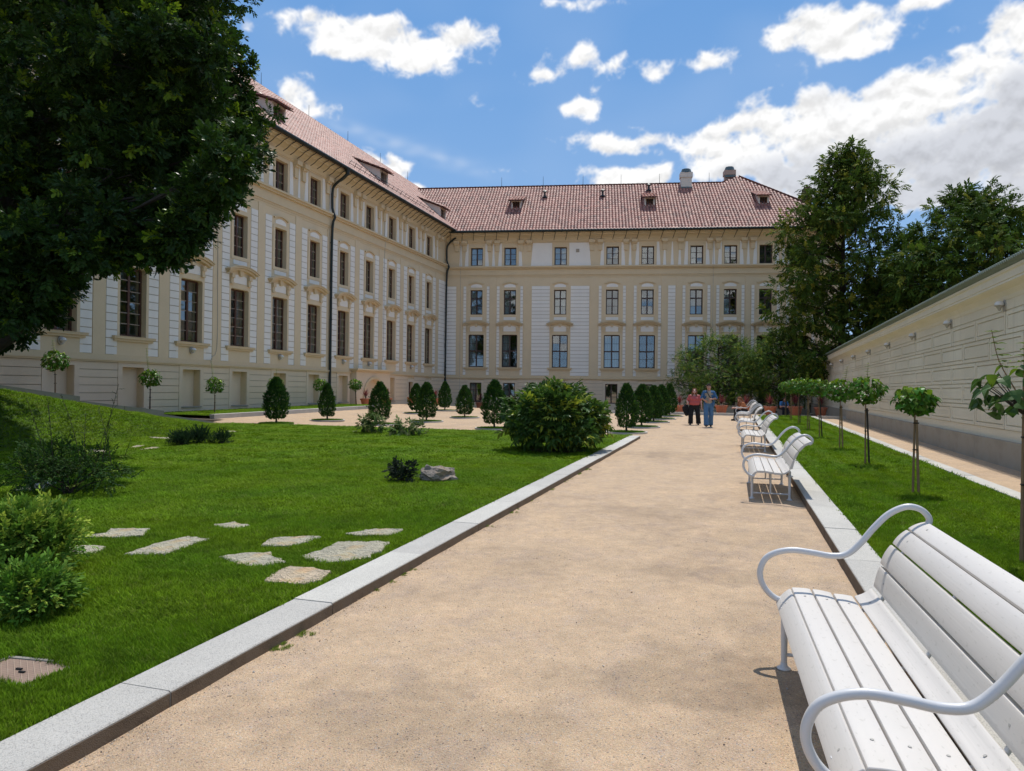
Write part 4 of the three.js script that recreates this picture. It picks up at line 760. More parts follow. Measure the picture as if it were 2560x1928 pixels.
// plaster blocks: the 300 that show largest on each wing are parts, the rest one part
for (const wing of [left, back]) {
  const l = blockList.filter((b) => b.o === wing).sort((a, b) => b.size - a.size), rest = [];
  l.forEach((b, i) => { if (i < 290) part('plaster_block', box(...b.g), b.m, wing, b.p); else rest.push(new THREE.BoxGeometry(...b.g).translate(...b.p)); });
  if (rest.length) { const o = part('plaster_blocks', metreUV(join(rest)), M.white, wing); o.userData.kind = 'stuff'; }
}
console.log('wings done');
{ // dark weathered finial on the roofs behind
  const o = thing('stone_finial', 'dark brown weathered stone finial rising behind the right end of the roof', 'finial', [6.0, 15.6, -70.9]);
  part('pier', metreUV(new THREE.CylinderGeometry(0.55, 0.75, 3.0, 6)), M.brownstone, o, [0, 0.6, 0]);
  part('shaft', metreUV(new THREE.CylinderGeometry(0.45, 0.6, 1.5, 6)), M.brownstone, o, [0.25, 2.6, 0]);
  const g = new THREE.IcosahedronGeometry(0.6, 3), p = g.attributes.position; for (let i = 0; i < p.count; i++) { const f = 1 + 0.3 * n3(p.getX(i) * 3, p.getY(i) * 3, p.getZ(i) * 3); p.setXYZ(i, p.getX(i) * f * 0.75, p.getY(i) * f * 1.15, p.getZ(i) * f * 0.75); } g.computeVertexNormals();
  part('knob', metreUV(g), M.brownstone, o, [0.3, 3.7, 0]);
  part('base_wall', metreUV(span(-1.2, 1.2, -15.8, -0.8, -0.8, 0.8)), M.beige, o);
  part('stay', rod([-0.3, 2.0, 0], [-2.2, 0.2, 0.3], 0.03, 0.03, 5), M.iron, o);
}

// ================================================================ garden wall on the right
const wallY = (y, z) => y * (1 - 0.0053 * clamp(-16 - z, 0, 45));
const bend = (g) => { const p = g.attributes.position; for (let i = 0; i < p.count; i++) p.setY(i, wallY(p.getY(i), p.getZ(i))); g.computeVertexNormals(); return g; };
{
  const o = thing('garden_wall', 'long cream garden wall with panelled blocks along the right side', 'wall', [0, 0, 0]), X = 5.65, Z0 = 2, Z1 = -58.6;
  const long = (x0, x1, y0, y1) => { const g = new THREE.BoxGeometry(x1 - x0, y1 - y0, Z0 - Z1, 1, 1, 60).translate((x0 + x1) / 2, (y0 + y1) / 2, (Z0 + Z1) / 2); return metreUV(bend(g.toNonIndexed())); };
  part('core', long(X, X + 0.5, -0.4, 4.2), M.cream, o);
  part('band', long(X - 0.016, X, 0.55, 0.78), M.cream2, o);
  // plinth in lengths
  for (let z = Z0, k = 0; z > Z1; z -= 3.1, k++) part('plinth_stone', metreUV(bend(new THREE.BoxGeometry(0.12, 0.95, 3.09, 1, 1, 6).translate(X - 0.06, 0.075, z - 1.55).toNonIndexed())), M.plinth, o);
  // block courses with half-bond; each block a slab with a raised panel and a sunk frame line
  for (let r = 0; r < 5; r++) for (let z = Z0 - (r % 2 ? 1.0 : 0), k = 0; z > Z1 + 1; z -= 2.0, k++) {
    const y0 = 0.78 + r * 0.52, y1 = y0 + 0.52, a = z - 0.012, b = z - 2.0 + 0.012;
    const slab = (i, d0, d1) => new THREE.BoxGeometry(d1 - d0, y1 - y0 - 2 * i, a - b - 2 * i, 1, 1, 3).translate(X - (d0 + d1) / 2, (y0 + y1) / 2, (a + b) / 2).toNonIndexed();
    const zc = (a + b) / 2, hw = (a - b) / 2 - 0.012, hh = 0.26 - 0.012, rc = (i) => [[-hw + i, -hh + i], [hw - i, -hh + i], [hw - i, hh - i], [-hw + i, hh - i]];
    const bl = part('block', metreUV(bend(poly(rc(0), 0, 0.034, [rc(0.085)]).rotateY(-PI / 2).translate(X, (y0 + y1) / 2, zc))), hash(r, k, 8) < 0.5 ? M.cream : M.cream2, o);
    part('panel', metreUV(bend(slab(0.119, 0, 0.030))), hash(r, k, 18) < 0.5 ? M.cream : M.cream2, bl);
  }
  part('frieze', long(X - 0.02, X, 3.4, 3.62), M.cream2, o);
  { // cornice: cove, fascia, top
    const pr = [[0, 3.62], [0.03, 3.62], [0.05, 3.7], [0.12, 3.8], [0.24, 3.88], [0.26, 3.9], [0.24, 3.95], [0.26, 3.96], [0.26, 4.1], [0.29, 4.13], [0.29, 4.18], [0, 4.24]];
    const n = 50, pos = [], idx = [], m = pr.length;
    for (let i = 0; i <= n; i++) { const z = mix(Z0, Z1 + 0.4, i / n); for (const [d, y] of pr) pos.push(X - d, wallY(y, z), z); }
    for (let i = 0; i < n; i++) for (let k = 0; k < m - 1; k++) { const a = i * m + k; idx.push(a, a + 1, a + m, a + 1, a + m + 1, a + m); }
    const g = new THREE.BufferGeometry(); g.setAttribute('position', new THREE.Float32BufferAttribute(pos, 3)); g.setIndex(idx); const q = g.toNonIndexed(); q.computeVertexNormals(); part('cornice', metreUV(q), M.cream, o);
  }
  { // small glazed tiles of the coping
    const gs = [];
    for (let z = Z0; z > Z1; z -= 0.12) { const y = wallY(4.215, z); gs.push(new THREE.CylinderGeometry(0.042, 0.042, 0.5, 6, 1).rotateZ(PI / 2 - 0.16).translate(X - 0.16, y + 0.03, z)); }
    const c = part('coping_tiles', join(gs), M.capTile, o); c.userData.kind = 'stuff';
    part('coping_bed', metreUV(bend(new THREE.BoxGeometry(0.8, 0.03, Z0 - Z1, 1, 1, 60).translate(X + 0.2, 4.245, (Z0 + Z1) / 2).toNonIndexed())), M.capTile, o);
  }
  const pier = thing('gate_pier', 'cream pier where the garden wall meets the back wing', 'pier', [4.9, -0.43, -57.6]);
  part('shaft', box(0.9, 3.4, 0.7), M.cream, pier, [0, 1.7, 0]); part('cap', box(1.15, 0.3, 0.95), M.cream2, pier, [0, 3.5, 0]); part('base', box(1.1, 0.4, 0.9), M.plinth, pier, [0, 0.2, 0]);
  const gate = thing('iron_gate', 'dark iron gate beside the pier at the far end of the wall', 'gate', [3.3, -0.43, -57.8]);
  part('frame', join([span(-1.1, 1.1, 0.1, 0.18, -0.03, 0.03), span(-1.1, 1.1, 2.2, 2.28, -0.03, 0.03), span(-1.15, -1.07, 0, 2.4, -0.04, 0.04), span(1.07, 1.15, 0, 2.4, -0.04, 0.04)]), M.iron, gate);
  for (let i = 0; i < 11; i++) part('bar', new THREE.CylinderGeometry(0.018, 0.018, 2.2, 6), M.iron, gate, [-0.95 + i * 0.19, 1.2, 0]);
  // wall lamps
  const cup = new THREE.LatheGeometry([[0.0, -0.17], [0.03, -0.17], [0.05, -0.12], [0.1, -0.03], [0.16, 0.0], [0.165, 0.02]].map((p) => new THREE.Vector2(...p)), 18);
  const dome = new THREE.SphereGeometry(0.155, 18, 8, 0, 2 * PI, 0, PI / 2), plate = new THREE.CylinderGeometry(0.17, 0.17, 0.03, 18).rotateZ(PI / 2).scale(1, 1.35, 1);
  const ord = ['first and largest', 'second', 'third', 'fourth', 'fifth', 'sixth', 'seventh', 'eighth', 'ninth', 'tenth'];
  for (let i = 0; i < 10; i++) {
    const z = -18.1 - 4 * i, l = thing('wall_lamp', `${ord[i]} half-globe lamp from the right under the garden wall cornice`, 'lamp', [X - 0.02, wallY(3.5, z), z], 0, 'lamps under the garden wall cornice'); l.scale.setScalar(0.62);
    part('back_plate', plate, M.lampMetal, l, [-0.012, 0, 0]); part('globe', dome, M.lamp, l, [-0.17, 0.02, 0]); part('cup', cup, M.lampMetal, l, [-0.17, 0, 0]); part('arm', new THREE.CylinderGeometry(0.025, 0.025, 0.1, 8).rotateZ(PI / 2), M.lampMetal, l, [-0.06, -0.02, 0]);
  }
  // lamps below the sills of the left wing, in its own slope
  const sides = ['leftmost, large white', 'white', 'white', 'white', 'white', 'small white'], below = ['under the window behind the lowest boughs', 'below the third tall window from the left', 'below the fifth tall window from the left', 'below the window right of the long downpipe', 'below the window above the arched portal', 'below the second window from the corner'];
  [-2, 0, 2, 4, 5, 7].forEach((i, k) => {
    const s = 25.39 + 3.13 * i, l = thing('facade_lamp', `${sides[k]} globe lamp ${below[k]} on the left wing`, 'lamp', [-22.13, 2.95 - 0.0075 * (s - 25), -s], 0, 'globe lamps on the left wing'); l.scale.setScalar(0.68);
    part('back_plate', plate, M.lampMetal, l, [0.0, 0, 0]); part('globe', dome, M.lamp, l, [0.17, 0, 0]); part('cup', cup, M.lamp, l, [0.17, -0.01, 0]); part('arm', new THREE.CylinderGeometry(0.025, 0.025, 0.12, 8).rotateZ(PI / 2), M.lampMetal, l, [0.06, -0.02, 0]);
  });
}
console.log('wall done');

// ================================================================ benches
const screw = new THREE.CylinderGeometry(0.0065, 0.007, 0.003, 10);
function makeBench(label) {
  const o = thing('garden_bench', label, 'bench', [0, 0, 0], 0, 'white benches along the kerb'), L = 2.15;
  const slats = [[-0.035, 0.335, 0.047, 0.428], [0.057, 0.437, 0.166, 0.437], [0.176, 0.435, 0.285, 0.421], [0.295, 0.418, 0.404, 0.411], [0.410, 0.409, 0.508, 0.468], [0.514, 0.480, 0.547, 0.606], [0.550, 0.619, 0.606, 0.735], [0.613, 0.746, 0.690, 0.832], [0.698, 0.838, 0.800, 0.884]];
  slats.forEach(([x0, y0, x1, y1], i) => {
    const d = Math.hypot(x1 - x0, y1 - y0), tx = (x1 - x0) / d, ty = (y1 - y0) / d, nx = -ty, ny = tx, t = 0.03, b = 0.008, pts = [];
    const P = (u, v) => new THREE.Vector2(x0 + tx * u + nx * v, y0 + ty * u + ny * v);
    const dish = i === 4 ? -0.006 : i === 0 || i > 5 ? 0.006 : 0.002;   // slightly bowed faces
    pts.push(P(0.002, -t), P(d - 0.002, -t), P(d, -b), P(d - 0.003, -b * 0.25), P(d - b, 0));
    for (let k = 1; k < 5; k++) { const f = 1 - k / 5; pts.push(P(b + (d - 2 * b) * f, dish * 4 * f * (1 - f))); }
    pts.push(P(b, 0), P(0.003, -b * 0.25), P(0, -b));
    const e = rnd(-0.006, 0.006);
    let g = new THREE.ExtrudeGeometry(new THREE.Shape(pts), { depth: L, bevelEnabled: true, bevelSize: 0.003, bevelThickness: 0.003, bevelSegments: 1, bevelOffset: -0.003 }).translate(0, 0, -L / 2 + e);
    g = toCreasedNormals(g, 0.6); const uv = g.attributes.uv, p = g.attributes.position;
    for (let k = 0; k < uv.count; k++) uv.setXY(k, p.getZ(k) + i * 0.31, (p.getX(k) + p.getY(k)) + i * 0.17);
    const sl = part('slat', g, M.bench, o);
    for (const s of [-1, 1]) part('screw', screw, M.lampMetal, sl, [(x0 + x1) / 2 + nx * 0.0015, (y0 + y1) / 2 + ny * 0.0015 + dish, s * (L / 2 - 0.19)], [0, 0, Math.atan2(ty, tx)]);
  });
  const arm = tube([[0.03, 0.355, 0], [-0.035, 0.365, 0], [-0.1, 0.425, 0], [-0.128, 0.51, 0], [-0.1, 0.598, 0], [-0.035, 0.645, 0], [0.06, 0.667, 0], [0.17, 0.660, 0], [0.28, 0.648, 0], [0.365, 0.664, 0], [0.44, 0.735, 0], [0.515, 0.835, 0], [0.595, 0.92, 0], [0.685, 0.966, 0], [0.76, 0.955, 0], [0.806, 0.905, 0], [0.795, 0.858, 0], [0.765, 0.84, 0]], 0.0185, 96, 10);
  const rib = (() => { const path = [[-0.02, 0.31], [0.05, 0.395], [0.11, 0.404], [0.23, 0.395], [0.35, 0.38], [0.43, 0.386], [0.505, 0.43], [0.55, 0.52], [0.59, 0.65], [0.64, 0.745], [0.72, 0.81], [0.79, 0.846]]; return tube(path.map(([x, y]) => [x, y, 0]), 0.011, 50, 6); })();
  const leg = new THREE.CylinderGeometry(0.022, 0.017, 1, 10), foot = new THREE.LatheGeometry([[0, 0], [0.042, 0], [0.04, 0.008], [0.022, 0.018], [0.018, 0.04]].map((p) => new THREE.Vector2(...p)), 14);
  for (const s of [-1, 1]) {
    part('armrest', arm, M.benchIron, o, [0, 0, s * (L / 2 - 0.012)]);
    const z = s * (L / 2 - 0.19);
    part('seat_rib', rib, M.benchIron, o, [0, 0, z]);
    const f = part('leg', leg, M.benchIron, o, [0, 0.185, z]); f.scale.y = 0.35; const r = part('leg', leg, M.benchIron, o, [0.52, 0.21, z]); r.scale.y = 0.42;
    for (const x of [0, 0.52]) part('foot', foot, M.benchIron, o, [x, 0, z]);
    part('mounting_plate', new THREE.CylinderGeometry(0.05, 0.05, 0.012, 14), M.benchIron, o, [0.52, 0.35, z]);
    part('stretcher', rod([0, 0.085, z], [0.52, 0.085, z], 0.011), M.benchIron, o); part('stretcher_post', rod([0.26, 0.085, z], [0.26, 0.385, z], 0.012), M.benchIron, o);
    part('brace', rod([0.26, 0.1, z], [0.26, 0.37, z - s * 0.42], 0.01), M.benchIron, o);
  }
  part('middle_rib', rib, M.benchIron, o);
  return o;
}
const bench = makeBench('nearest white slatted bench, large and cropped at the lower right');
bench.position.set(0.335, 0, -3.65); bench.rotation.y = 0.034;
[['second white bench from the camera, empty, standing wholly in view', 0.285, -12.14, 0.0], ['third white bench from the camera, beyond the lone empty one', 0.26, -20.2, 0.01], ['fourth white bench, seen through the arms of the third', 0.23, -28.1, -0.02], ['farthest white bench, where a person sits', 0.25, -35.8, 0.01]].forEach(([l, x, z, a]) => copyOf(bench, l, [x, 0, z], a));

// ================================================================ leaves
const OAK = [[0, 0.02], [0.10, 0.05], [0.2, 0.17], [0.3, 0.10], [0.44, 0.26], [0.53, 0.14], [0.68, 0.30], [0.77, 0.15], [0.9, 0.17], [1, 0]];
const OVAL = [[0, 0.0], [0.2, 0.15], [0.45, 0.22], [0.75, 0.14], [1, 0]], LONG = [[0, 0], [0.25, 0.13], [0.6, 0.13], [1, 0]], HEART = [[0, 0.0], [0.02, 0.22], [0.15, 0.37], [0.4, 0.36], [0.7, 0.18], [1, 0]];
function leafTris(outline, fold = 0.25, droop = 0.25) {               // along +x, face up +y
  const t = [], mid = (x) => [x, -droop * x * x, 0], pt = (i, s) => { const [x, w] = outline[i]; return [x, -droop * x * x + w * fold, w * s]; };
  for (const s of [-1, 1]) for (let i = 0; i < outline.length - 1; i++) {
    const a = mid(outline[i][0]), b = mid(outline[i + 1][0]), c = pt(i, s), d = pt(i + 1, s), w0 = outline[i][1] > 0, w1 = outline[i + 1][1] > 0;
    if (w0) t.push(s > 0 ? [a, c, b] : [a, b, c]);
    if (w1) t.push(w0 ? (s > 0 ? [c, d, b] : [c, b, d]) : (s > 0 ? [a, d, b] : [a, b, d]));
  }
  return t;
}
const vA = V(0, 0, 0);
function putLeaf(F, tris, m4, col) { for (const t of tris) F.tri(...t.map((p) => { vA.set(...p).applyMatrix4(m4); return [vA.x, vA.y, vA.z]; }), col); }
const basis = (p, dir, up, s, roll = 0) => {                          // x along dir, y near up
  const x = dir.clone().normalize(), z = x.clone().cross(up).normalize(); if (!isFinite(z.x) || z.lengthSq() < 0.5) z.set(0, 0, 1);
  const y = z.clone().cross(x).normalize(), m = new THREE.Matrix4().makeBasis(x, y, z);
  if (roll) m.multiply(new THREE.Matrix4().makeRotationX(roll));
  return m.scale(V(s, s, s)).setPosition(p);
};
const UP = V(0, 1, 0);
function spray(seed, outline, n, size, stem, spreadA, opts = {}) {    // a twig with leaves
  const q = rng(seed), F = new Faces(), tr = leafTris(outline, opts.fold ?? 0.25, opts.droop ?? 0.3);
  for (let k = 0; k < n; k++) {
    const t = (k + 0.5) / n, side = k % 2 ? 1 : -1, a = side * (spreadA * (0.6 + 0.7 * q())) * (1 - 0.5 * t), p = V(stem * t, (q() - 0.5) * 0.12 * stem, (q() - 0.5) * 0.14 * stem);
    const d = V(Math.cos(a), (opts.lift ?? 0.1) + (q() - 0.5) * 0.9, Math.sin(a)), up = V((q() - 0.5) * 0.9, 1, (q() - 0.5) * 0.9), l = 0.8 + 0.4 * q();
    putLeaf(F, tr, basis(p, d, up, size * (0.7 + 0.5 * q())), [l * (0.95 + 0.15 * q()), l, l * 0.95]);
  }
  if (opts.twig) { const g = rod([0, 0, 0], [stem, 0, 0], 0.004 * (opts.twigR ?? 1), 0.002, 4).toNonIndexed().attributes.position.array; for (let i = 0; i < g.length; i += 9) F.tri([g[i], g[i + 1], g[i + 2]], [g[i + 3], g[i + 4], g[i + 5]], [g[i + 6], g[i + 7], g[i + 8]], [0.9, 0.55, 0.5]); }
  return F.geo();
}
function canopy(parent, name, geos, m, items) {                       // items: {p, d, s, c, roll}
  const lists = geos.map(() => []); items.forEach((t, i) => lists[i % geos.length].push(t));
  lists.forEach((l, k) => {
    if (!l.length) return;
    const im = shade(new THREE.InstancedMesh(geos[k], m, l.length)), c = new THREE.Color(); im.name = name; im.userData.kind = 'stuff';
    l.forEach((t, i) => { im.setMatrixAt(i, basis(t.p, t.d, t.up ?? UP, t.s, t.roll ?? 0)); c.setRGB(...t.c); im.setColorAt(i, c); });
    parent.add(im);
  });
}
const sphereDir = (q) => { const z = q() * 2 - 1, a = q() * 2 * PI, r = Math.sqrt(1 - z * z); return V(r * Math.cos(a), z, r * Math.sin(a)); };
function leafItems(q, clumps, per, size, tint, opts = {}) {
  const out = [];
  for (const [x, y, z, r, f = 1] of clumps) {
    const n = Math.round(per * Math.pow(r, opts.pow ?? 2) * f), tone = 0.85 + 0.3 * q(), yel = q();
    for (let i = 0; i < n; i++) {
      const d = sphereDir(q), rr = r * (1 - 0.62 * Math.pow(q(), opts.shell ?? 1.5)) * (1 + 0.22 * n3(d.x * 2 + x, d.y * 2 + y, d.z * 2 + z)), p = V(x + d.x * rr, y + d.y * rr * (opts.flat ?? 0.85), z + d.z * rr);
      if (opts.clip && !opts.clip(p)) continue;
      const dir = d.clone().multiplyScalar(0.9).add(sphereDir(q).multiplyScalar(0.6)); dir.y += opts.lift ?? -0.1;
      out.push({ p, d: dir, s: size * (0.75 + 0.5 * q()), c: tint(q, tone, yel, d.y), roll: (q() - 0.5) * (opts.roll ?? 1.2), up: V((q() - 0.5) * 0.8, 1, (q() - 0.5) * 0.8) });
    }
  }
  return out;
}
const greens = (a, b, yp, y) => (q, tone, yel) => { const t = q(), l = tone * (0.8 + 0.4 * q()), k = q() < yp * (0.4 + 1.2 * yel) ? y : null; return k ? k.map((v) => v * l) : [0, 1, 2].map((i) => mix(a[i], b[i], t) * l); };

// ---------------------------------------------------------------- trees
function limbsTo(parent, m, trunkPts, r0, r1, clumps, q, every = 1, thick = 0.35) {
  const tr = part('trunk', taper(trunkPts, r0, r1, 22, 10, 0.12), m, parent), c = new THREE.CatmullRomCurve3(trunkPts.map((p) => V(...p)));
  clumps.forEach(([x, y, z, r], i) => {
    if (i % every) return;
    const e = V(x, y, z); let best = 0, bd = 1e9;
    for (let t = 0.15; t <= 1; t += 0.04) { const p = c.getPoint(t), low = p.y - y, d = p.distanceTo(e) + Math.max(0, low + 0.25 * Math.hypot(p.x - x, p.z - z)) * 2.5; if (d < bd) { bd = d; best = t; } }
    const s = c.getPoint(best), mid = s.clone().lerp(e, 0.5).add(V((q() - 0.5) * 0.5, 0.12 * s.distanceTo(e) * (q() - 0.2), (q() - 0.5) * 0.5)), rs = mix(r0, r1, best) * thick * (0.7 + 0.5 * q());
    part('limb', taper([s, mid, e], Math.max(rs, 0.03), 0.012, 9, 6, 0.1), m, tr);
    for (let k = 0; k < 3; k++) { const d = sphereDir(q); part('twig', taper([mid.clone().lerp(e, 0.4 + 0.2 * k), e.clone().addScaledVector(d, r * 0.45), e.clone().addScaledVector(d, r * 0.85)], Math.max(rs * 0.35, 0.015), 0.006, 5, 4), m, tr); }
  });
  return tr;
}
{ // the big tree whose crown fills the upper left
  const q = rng(501), o = thing('broadleaf_tree', 'big dark broadleaf tree whose crown fills the upper left corner', 'tree', [0, 0, 0]);
  const blobs = [[-13.1,3.6,-10.1,0.75],[-12.4,3.8,-10.1,0.60],[-13.6,3.4,-9.9,0.80],[-13.0,3.1,-10.1,0.50],[-13.1,4.2,-10.6,0.80],[-12.9,3.9,-9.6,0.80],[-12.6,10.8,-14.6,0.68],[-12.5,9.9,-15.1,0.72],[-12.1,9.2,-14.9,0.66],[-12.6,8.7,-15.1,0.70],[-11.8,8.3,-15.4,0.61],[-10.0,6.7,-13.0,0.44],[-9.2,5.5,-11.0,0.48],[-9.8,5.6,-12.0,0.37],[-9.6,4.9,-11.2,0.42],[-9.9,4.5,-11.1,0.35],[-10.9,5.2,-11.9,0.62],[-10.6,4.2,-11.2,0.29],[-11.2,4.6,-11.6,0.44],[-11.4,4.3,-11.0,0.43],[-11.9,4.1,-11.1,0.36],[-11.1,8.6,-12.3,1.01],[-14.6,10.8,-16.1,1.33],[-11.8,7.8,-13.1,1.18],[-14.4,9.1,-16.0,1.44],[-11.7,6.7,-13.0,0.97],[-14.6,7.9,-16.2,1.21],[-11.9,5.9,-11.9,1.10],[-15.9,7.3,-15.9,1.47],[-12.8,7.4,-12.4,1.41],[-15.8,8.7,-15.3,1.73],[-12.2,8.5,-11.8,1.34],[-16.4,10.9,-15.9,1.80],[-11.9,4.5,-10.4,0.87],[-15.7,5.4,-13.8,1.15],[-14.4,6.5,-12.3,1.55],[-17.8,7.6,-15.2,1.91],[-14.7,8.6,-12.3,1.66],[-17.6,10.0,-14.8,1.99],[-14.9,4.3,-12.1,0.87],[-14.6,3.9,-12.6,0.51],[-14.6,3.3,-11.9,0.55],[-15.7,2.8,-12.4,0.48],[-15.0,5.3,-11.5,1.39],[-19.2,6.3,-14.7,1.77],[-15.9,6.7,-11.0,1.86],[-20.4,8.1,-14.1,2.38],[-16.5,4.8,-11.0,1.48],[-20.8,5.6,-13.8,1.86],[-12.5,5.4,-12.5,0.75],[-14.2,10.9,-12.0,2.01],[-18.3,13.5,-15.4,2.58],[-12.4,10.8,-12.7,1.52],[-15.9,13.3,-16.2,1.94],[-11.3,10.7,-13.3,0.93],[-14.3,13.1,-16.7,1.17],[-16.8,9.4,-11.3,2.02],[-20.3,11.0,-13.7,2.45],[-16.6,3.5,-12.1,0.74]];
  limbsTo(o, M.barkDark, [[-17.9, 1.0, -10.6], [-17.7, 2.2, -10.9], [-17.1, 4.4, -12.2], [-16.8, 7, -13.4], [-16.5, 10, -14], [-16.6, 13, -14.6]], 0.42, 0.06, blobs, q, 1, 0.22);
  part('bough', taper([[-17.75, 1.9, -10.85], [-16.6, 2.0, -11.5], [-15.57, 2.4, -11.96], [-14.4, 3.7, -12.3], [-13.4, 4.7, -13.4], [-12.7, 5.3, -14.3]], 0.2, 0.03, 24, 8, 0.15), M.barkDark, o);
  part('bough', taper([[-17.5, 2.9, -11.3], [-16.2, 3.5, -12.2], [-15.0, 4.3, -13.3], [-13.8, 5.2, -14.4]], 0.14, 0.03, 18, 7, 0.15), M.barkDark, o);
  const sub = [];                                                    // break every blob into tufts
  for (const [x, y, z, r0] of blobs) { const r = r0 < 0.82 ? Math.max(0.16, r0 * 0.86 - 0.2) : r0 * 0.86, n = Math.round(3 + r * r * 7); for (let i = 0; i < n; i++) { const d = sphereDir(q), f = r * (0.45 + 0.55 * Math.cbrt(q())); sub.push([x + d.x * f, y + d.y * f * 0.9, z + d.z * f, 0.26 + 0.22 * q()]); } }
  for (let i = 0; i < 150; i++) { const [x, y, z, r] = blobs[Math.floor(q() * 36)], d = sphereDir(q); sub.push([x + d.x * r * 1.08, y + d.y * r, z + d.z * r * 1.08, 0.13 + 0.1 * q(), 1.6]); }
  const sp = [0, 1, 2].map((k) => spray(600 + k, OAK, 10, 0.105, 0.2, 1.1, { twig: true, droop: 0.2 }));
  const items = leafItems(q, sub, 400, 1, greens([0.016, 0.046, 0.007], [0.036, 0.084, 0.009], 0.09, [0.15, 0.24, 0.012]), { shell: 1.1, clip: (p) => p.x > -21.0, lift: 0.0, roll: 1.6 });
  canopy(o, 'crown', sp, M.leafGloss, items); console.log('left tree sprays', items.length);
}
function shapedTree(label, x, z, y, prof, N, per, size, q, tint, lean = [0, 0], trunkR = 0.22, sprayList, cr = [0.55, 0.6], groupY = 0.85) {
  const o = thing('linden_tree', label, 'tree', [0, 0, 0]), top = prof.at(-1)[0], cl = [];
  const rad = (h) => { for (let i = 0; i < prof.length - 1; i++) if (h <= prof[i + 1][0]) return mix(prof[i][1], prof[i + 1][1], (h - prof[i][0]) / (prof[i + 1][0] - prof[i][0])); return 0; };
  for (let i = 0; i < N; i++) {
    const h = mix(prof[0][0], top, Math.pow((i + q()) / N, 0.9)), a = q() * 2 * PI, r = rad(h) * (0.25 + 0.75 * Math.sqrt(q())) * (0.86 + 0.28 * n2(a * 1.2 + h * 0.6, 5 + x)), c = (cr[0] + cr[1] * q()) * (h > top - 1.5 ? 0.7 : 1);
    cl.push([x + lean[0] * h + r * Math.cos(a), y + h, z + lean[1] * h + r * Math.sin(a), c]);
  }
  limbsTo(o, M.barkDark, [[x, y - 0.3, z], [x + lean[0] * top * 0.3, y + top * 0.3, z], [x + lean[0] * top * 0.65, y + top * 0.65, z + lean[1] * top * 0.6], [x + lean[0] * top, y + top - 0.4, z + lean[1] * top]], trunkR, 0.03, cl, q, 2, 0.45);
  const it = leafItems(q, cl, per, size, tint, { flat: groupY, lift: -0.15, shell: 1.3 }); canopy(o, 'crown', sprayList, M.leaf, it); console.log(label.slice(0, 20), it.length);
  return o;
}
const linSpray = [0, 1, 2].map((k) => spray(700 + k, OVAL, 9, 0.16, 0.34, 1.0, { droop: 0.35 }));
shapedTree('tall olive-green tree behind the wall, in front of the palace corner', 6.55, -50.0, -0.2, [[2.2, 2.4], [4, 4.2], [7.5, 4.6], [10, 4.1], [12, 3.5], [14.3, 2.5], [16.2, 1.1], [17.1, 0.3]], 210, 62, 1.15, rng(811), greens([0.042, 0.088, 0.010], [0.090, 0.145, 0.016], 0.13, [0.21, 0.23, 0.03]), [0.006, 0], 0.3, linSpray, [0.55, 0.6], 0.62);
shapedTree('round dark green tree behind the wall at the far right', 12.6, -45.4, -0.2, [[2.5, 3.0], [5, 4.0], [8, 4.6], [10.2, 4.2], [11.7, 2.9], [12.6, 1.0]], 170, 66, 1.15, rng(822), greens([0.034, 0.080, 0.010], [0.070, 0.125, 0.014], 0.1, [0.16, 0.19, 0.025]), [0, 0], 0.3, linSpray, [0.6, 0.6], 0.6);
shapedTree('lower tree filling the gap between the two trees behind the wall', 9.8, -51.5, -0.2, [[1.5, 2.0], [3.5, 3.2], [6.5, 3.2], [8.6, 2.2], [9.8, 0.6]], 80, 60, 1.15, rng(833), greens([0.036, 0.078, 0.010], [0.070, 0.120, 0.014], 0.1, [0.16, 0.19, 0.025]), [0, 0], 0.2, linSpray, [0.6, 0.6], 0.65);
const fineSpray = [0, 1, 2].map((k) => spray(720 + k, LONG, 10, 0.13, 0.3, 0.9, { droop: 0.5 }));
const twinTint = greens([0.060, 0.130, 0.022], [0.120, 0.205, 0.036], 0.2, [0.26, 0.32, 0.05]);
shapedTree('small spreading multi-stem tree left of its twin, in front of the back wing', -0.95, -50.4, -0.4, [[1.0, 1.8], [1.9, 3.2], [3.2, 3.7], [4.4, 2.8], [5.3, 0.9]], 150, 120, 0.8, rng(844), twinTint, [0, 0], 0.12, fineSpray, [0.4, 0.4], 0.8);
shapedTree('small spreading multi-stem tree right of its twin, near the wall corner', 3.0, -50.8, -0.4, [[1.0, 1.7], [1.9, 2.9], [3.4, 3.2], [4.7, 2.3], [5.6, 0.8]], 130, 120, 0.8, rng(855), twinTint, [0, 0], 0.12, fineSpray, [0.4, 0.4], 0.8);

// ---------------------------------------------------------------- shrubs
function shrub(name, label, p, ell, N, sp, m, tint, seed, opts = {}) {
  const q = rng(seed), o = thing(name, label, 'shrub', p), [rx, ry, rz] = ell, cl = [];
  for (let i = 0; i < (opts.clumps ?? 40); i++) { const d = sphereDir(q); d.y = Math.abs(d.y) * 1.25 - 0.28; const f = 0.55 + 0.42 * q(); cl.push([d.x * rx * f, Math.max(0.07, ry * 0.40 + d.y * ry * 0.58 * f), d.z * rz * f, (opts.cr ?? 0.22) * (0.7 + 0.6 * q())]); }
  const n = opts.stems ?? 9; for (let i = 0; i < n; i++) { const c = cl[Math.floor(q() * cl.length)]; part('stem', taper([[(q() - 0.5) * 0.2, -0.05, (q() - 0.5) * 0.2], [c[0] * 0.4, c[1] * 0.5, c[2] * 0.4], [c[0], c[1], c[2]]], opts.stemR ?? 0.016, 0.005, 7, 5), M.bark, o); }
  canopy(o, 'foliage', sp, m, leafItems(q, cl, N, opts.size ?? 1, tint, { lift: opts.lift ?? 0.1, shell: 1.2, clip: (v) => v.y > 0.01, roll: 1.4, ...opts.leaf }));
  return o;
}
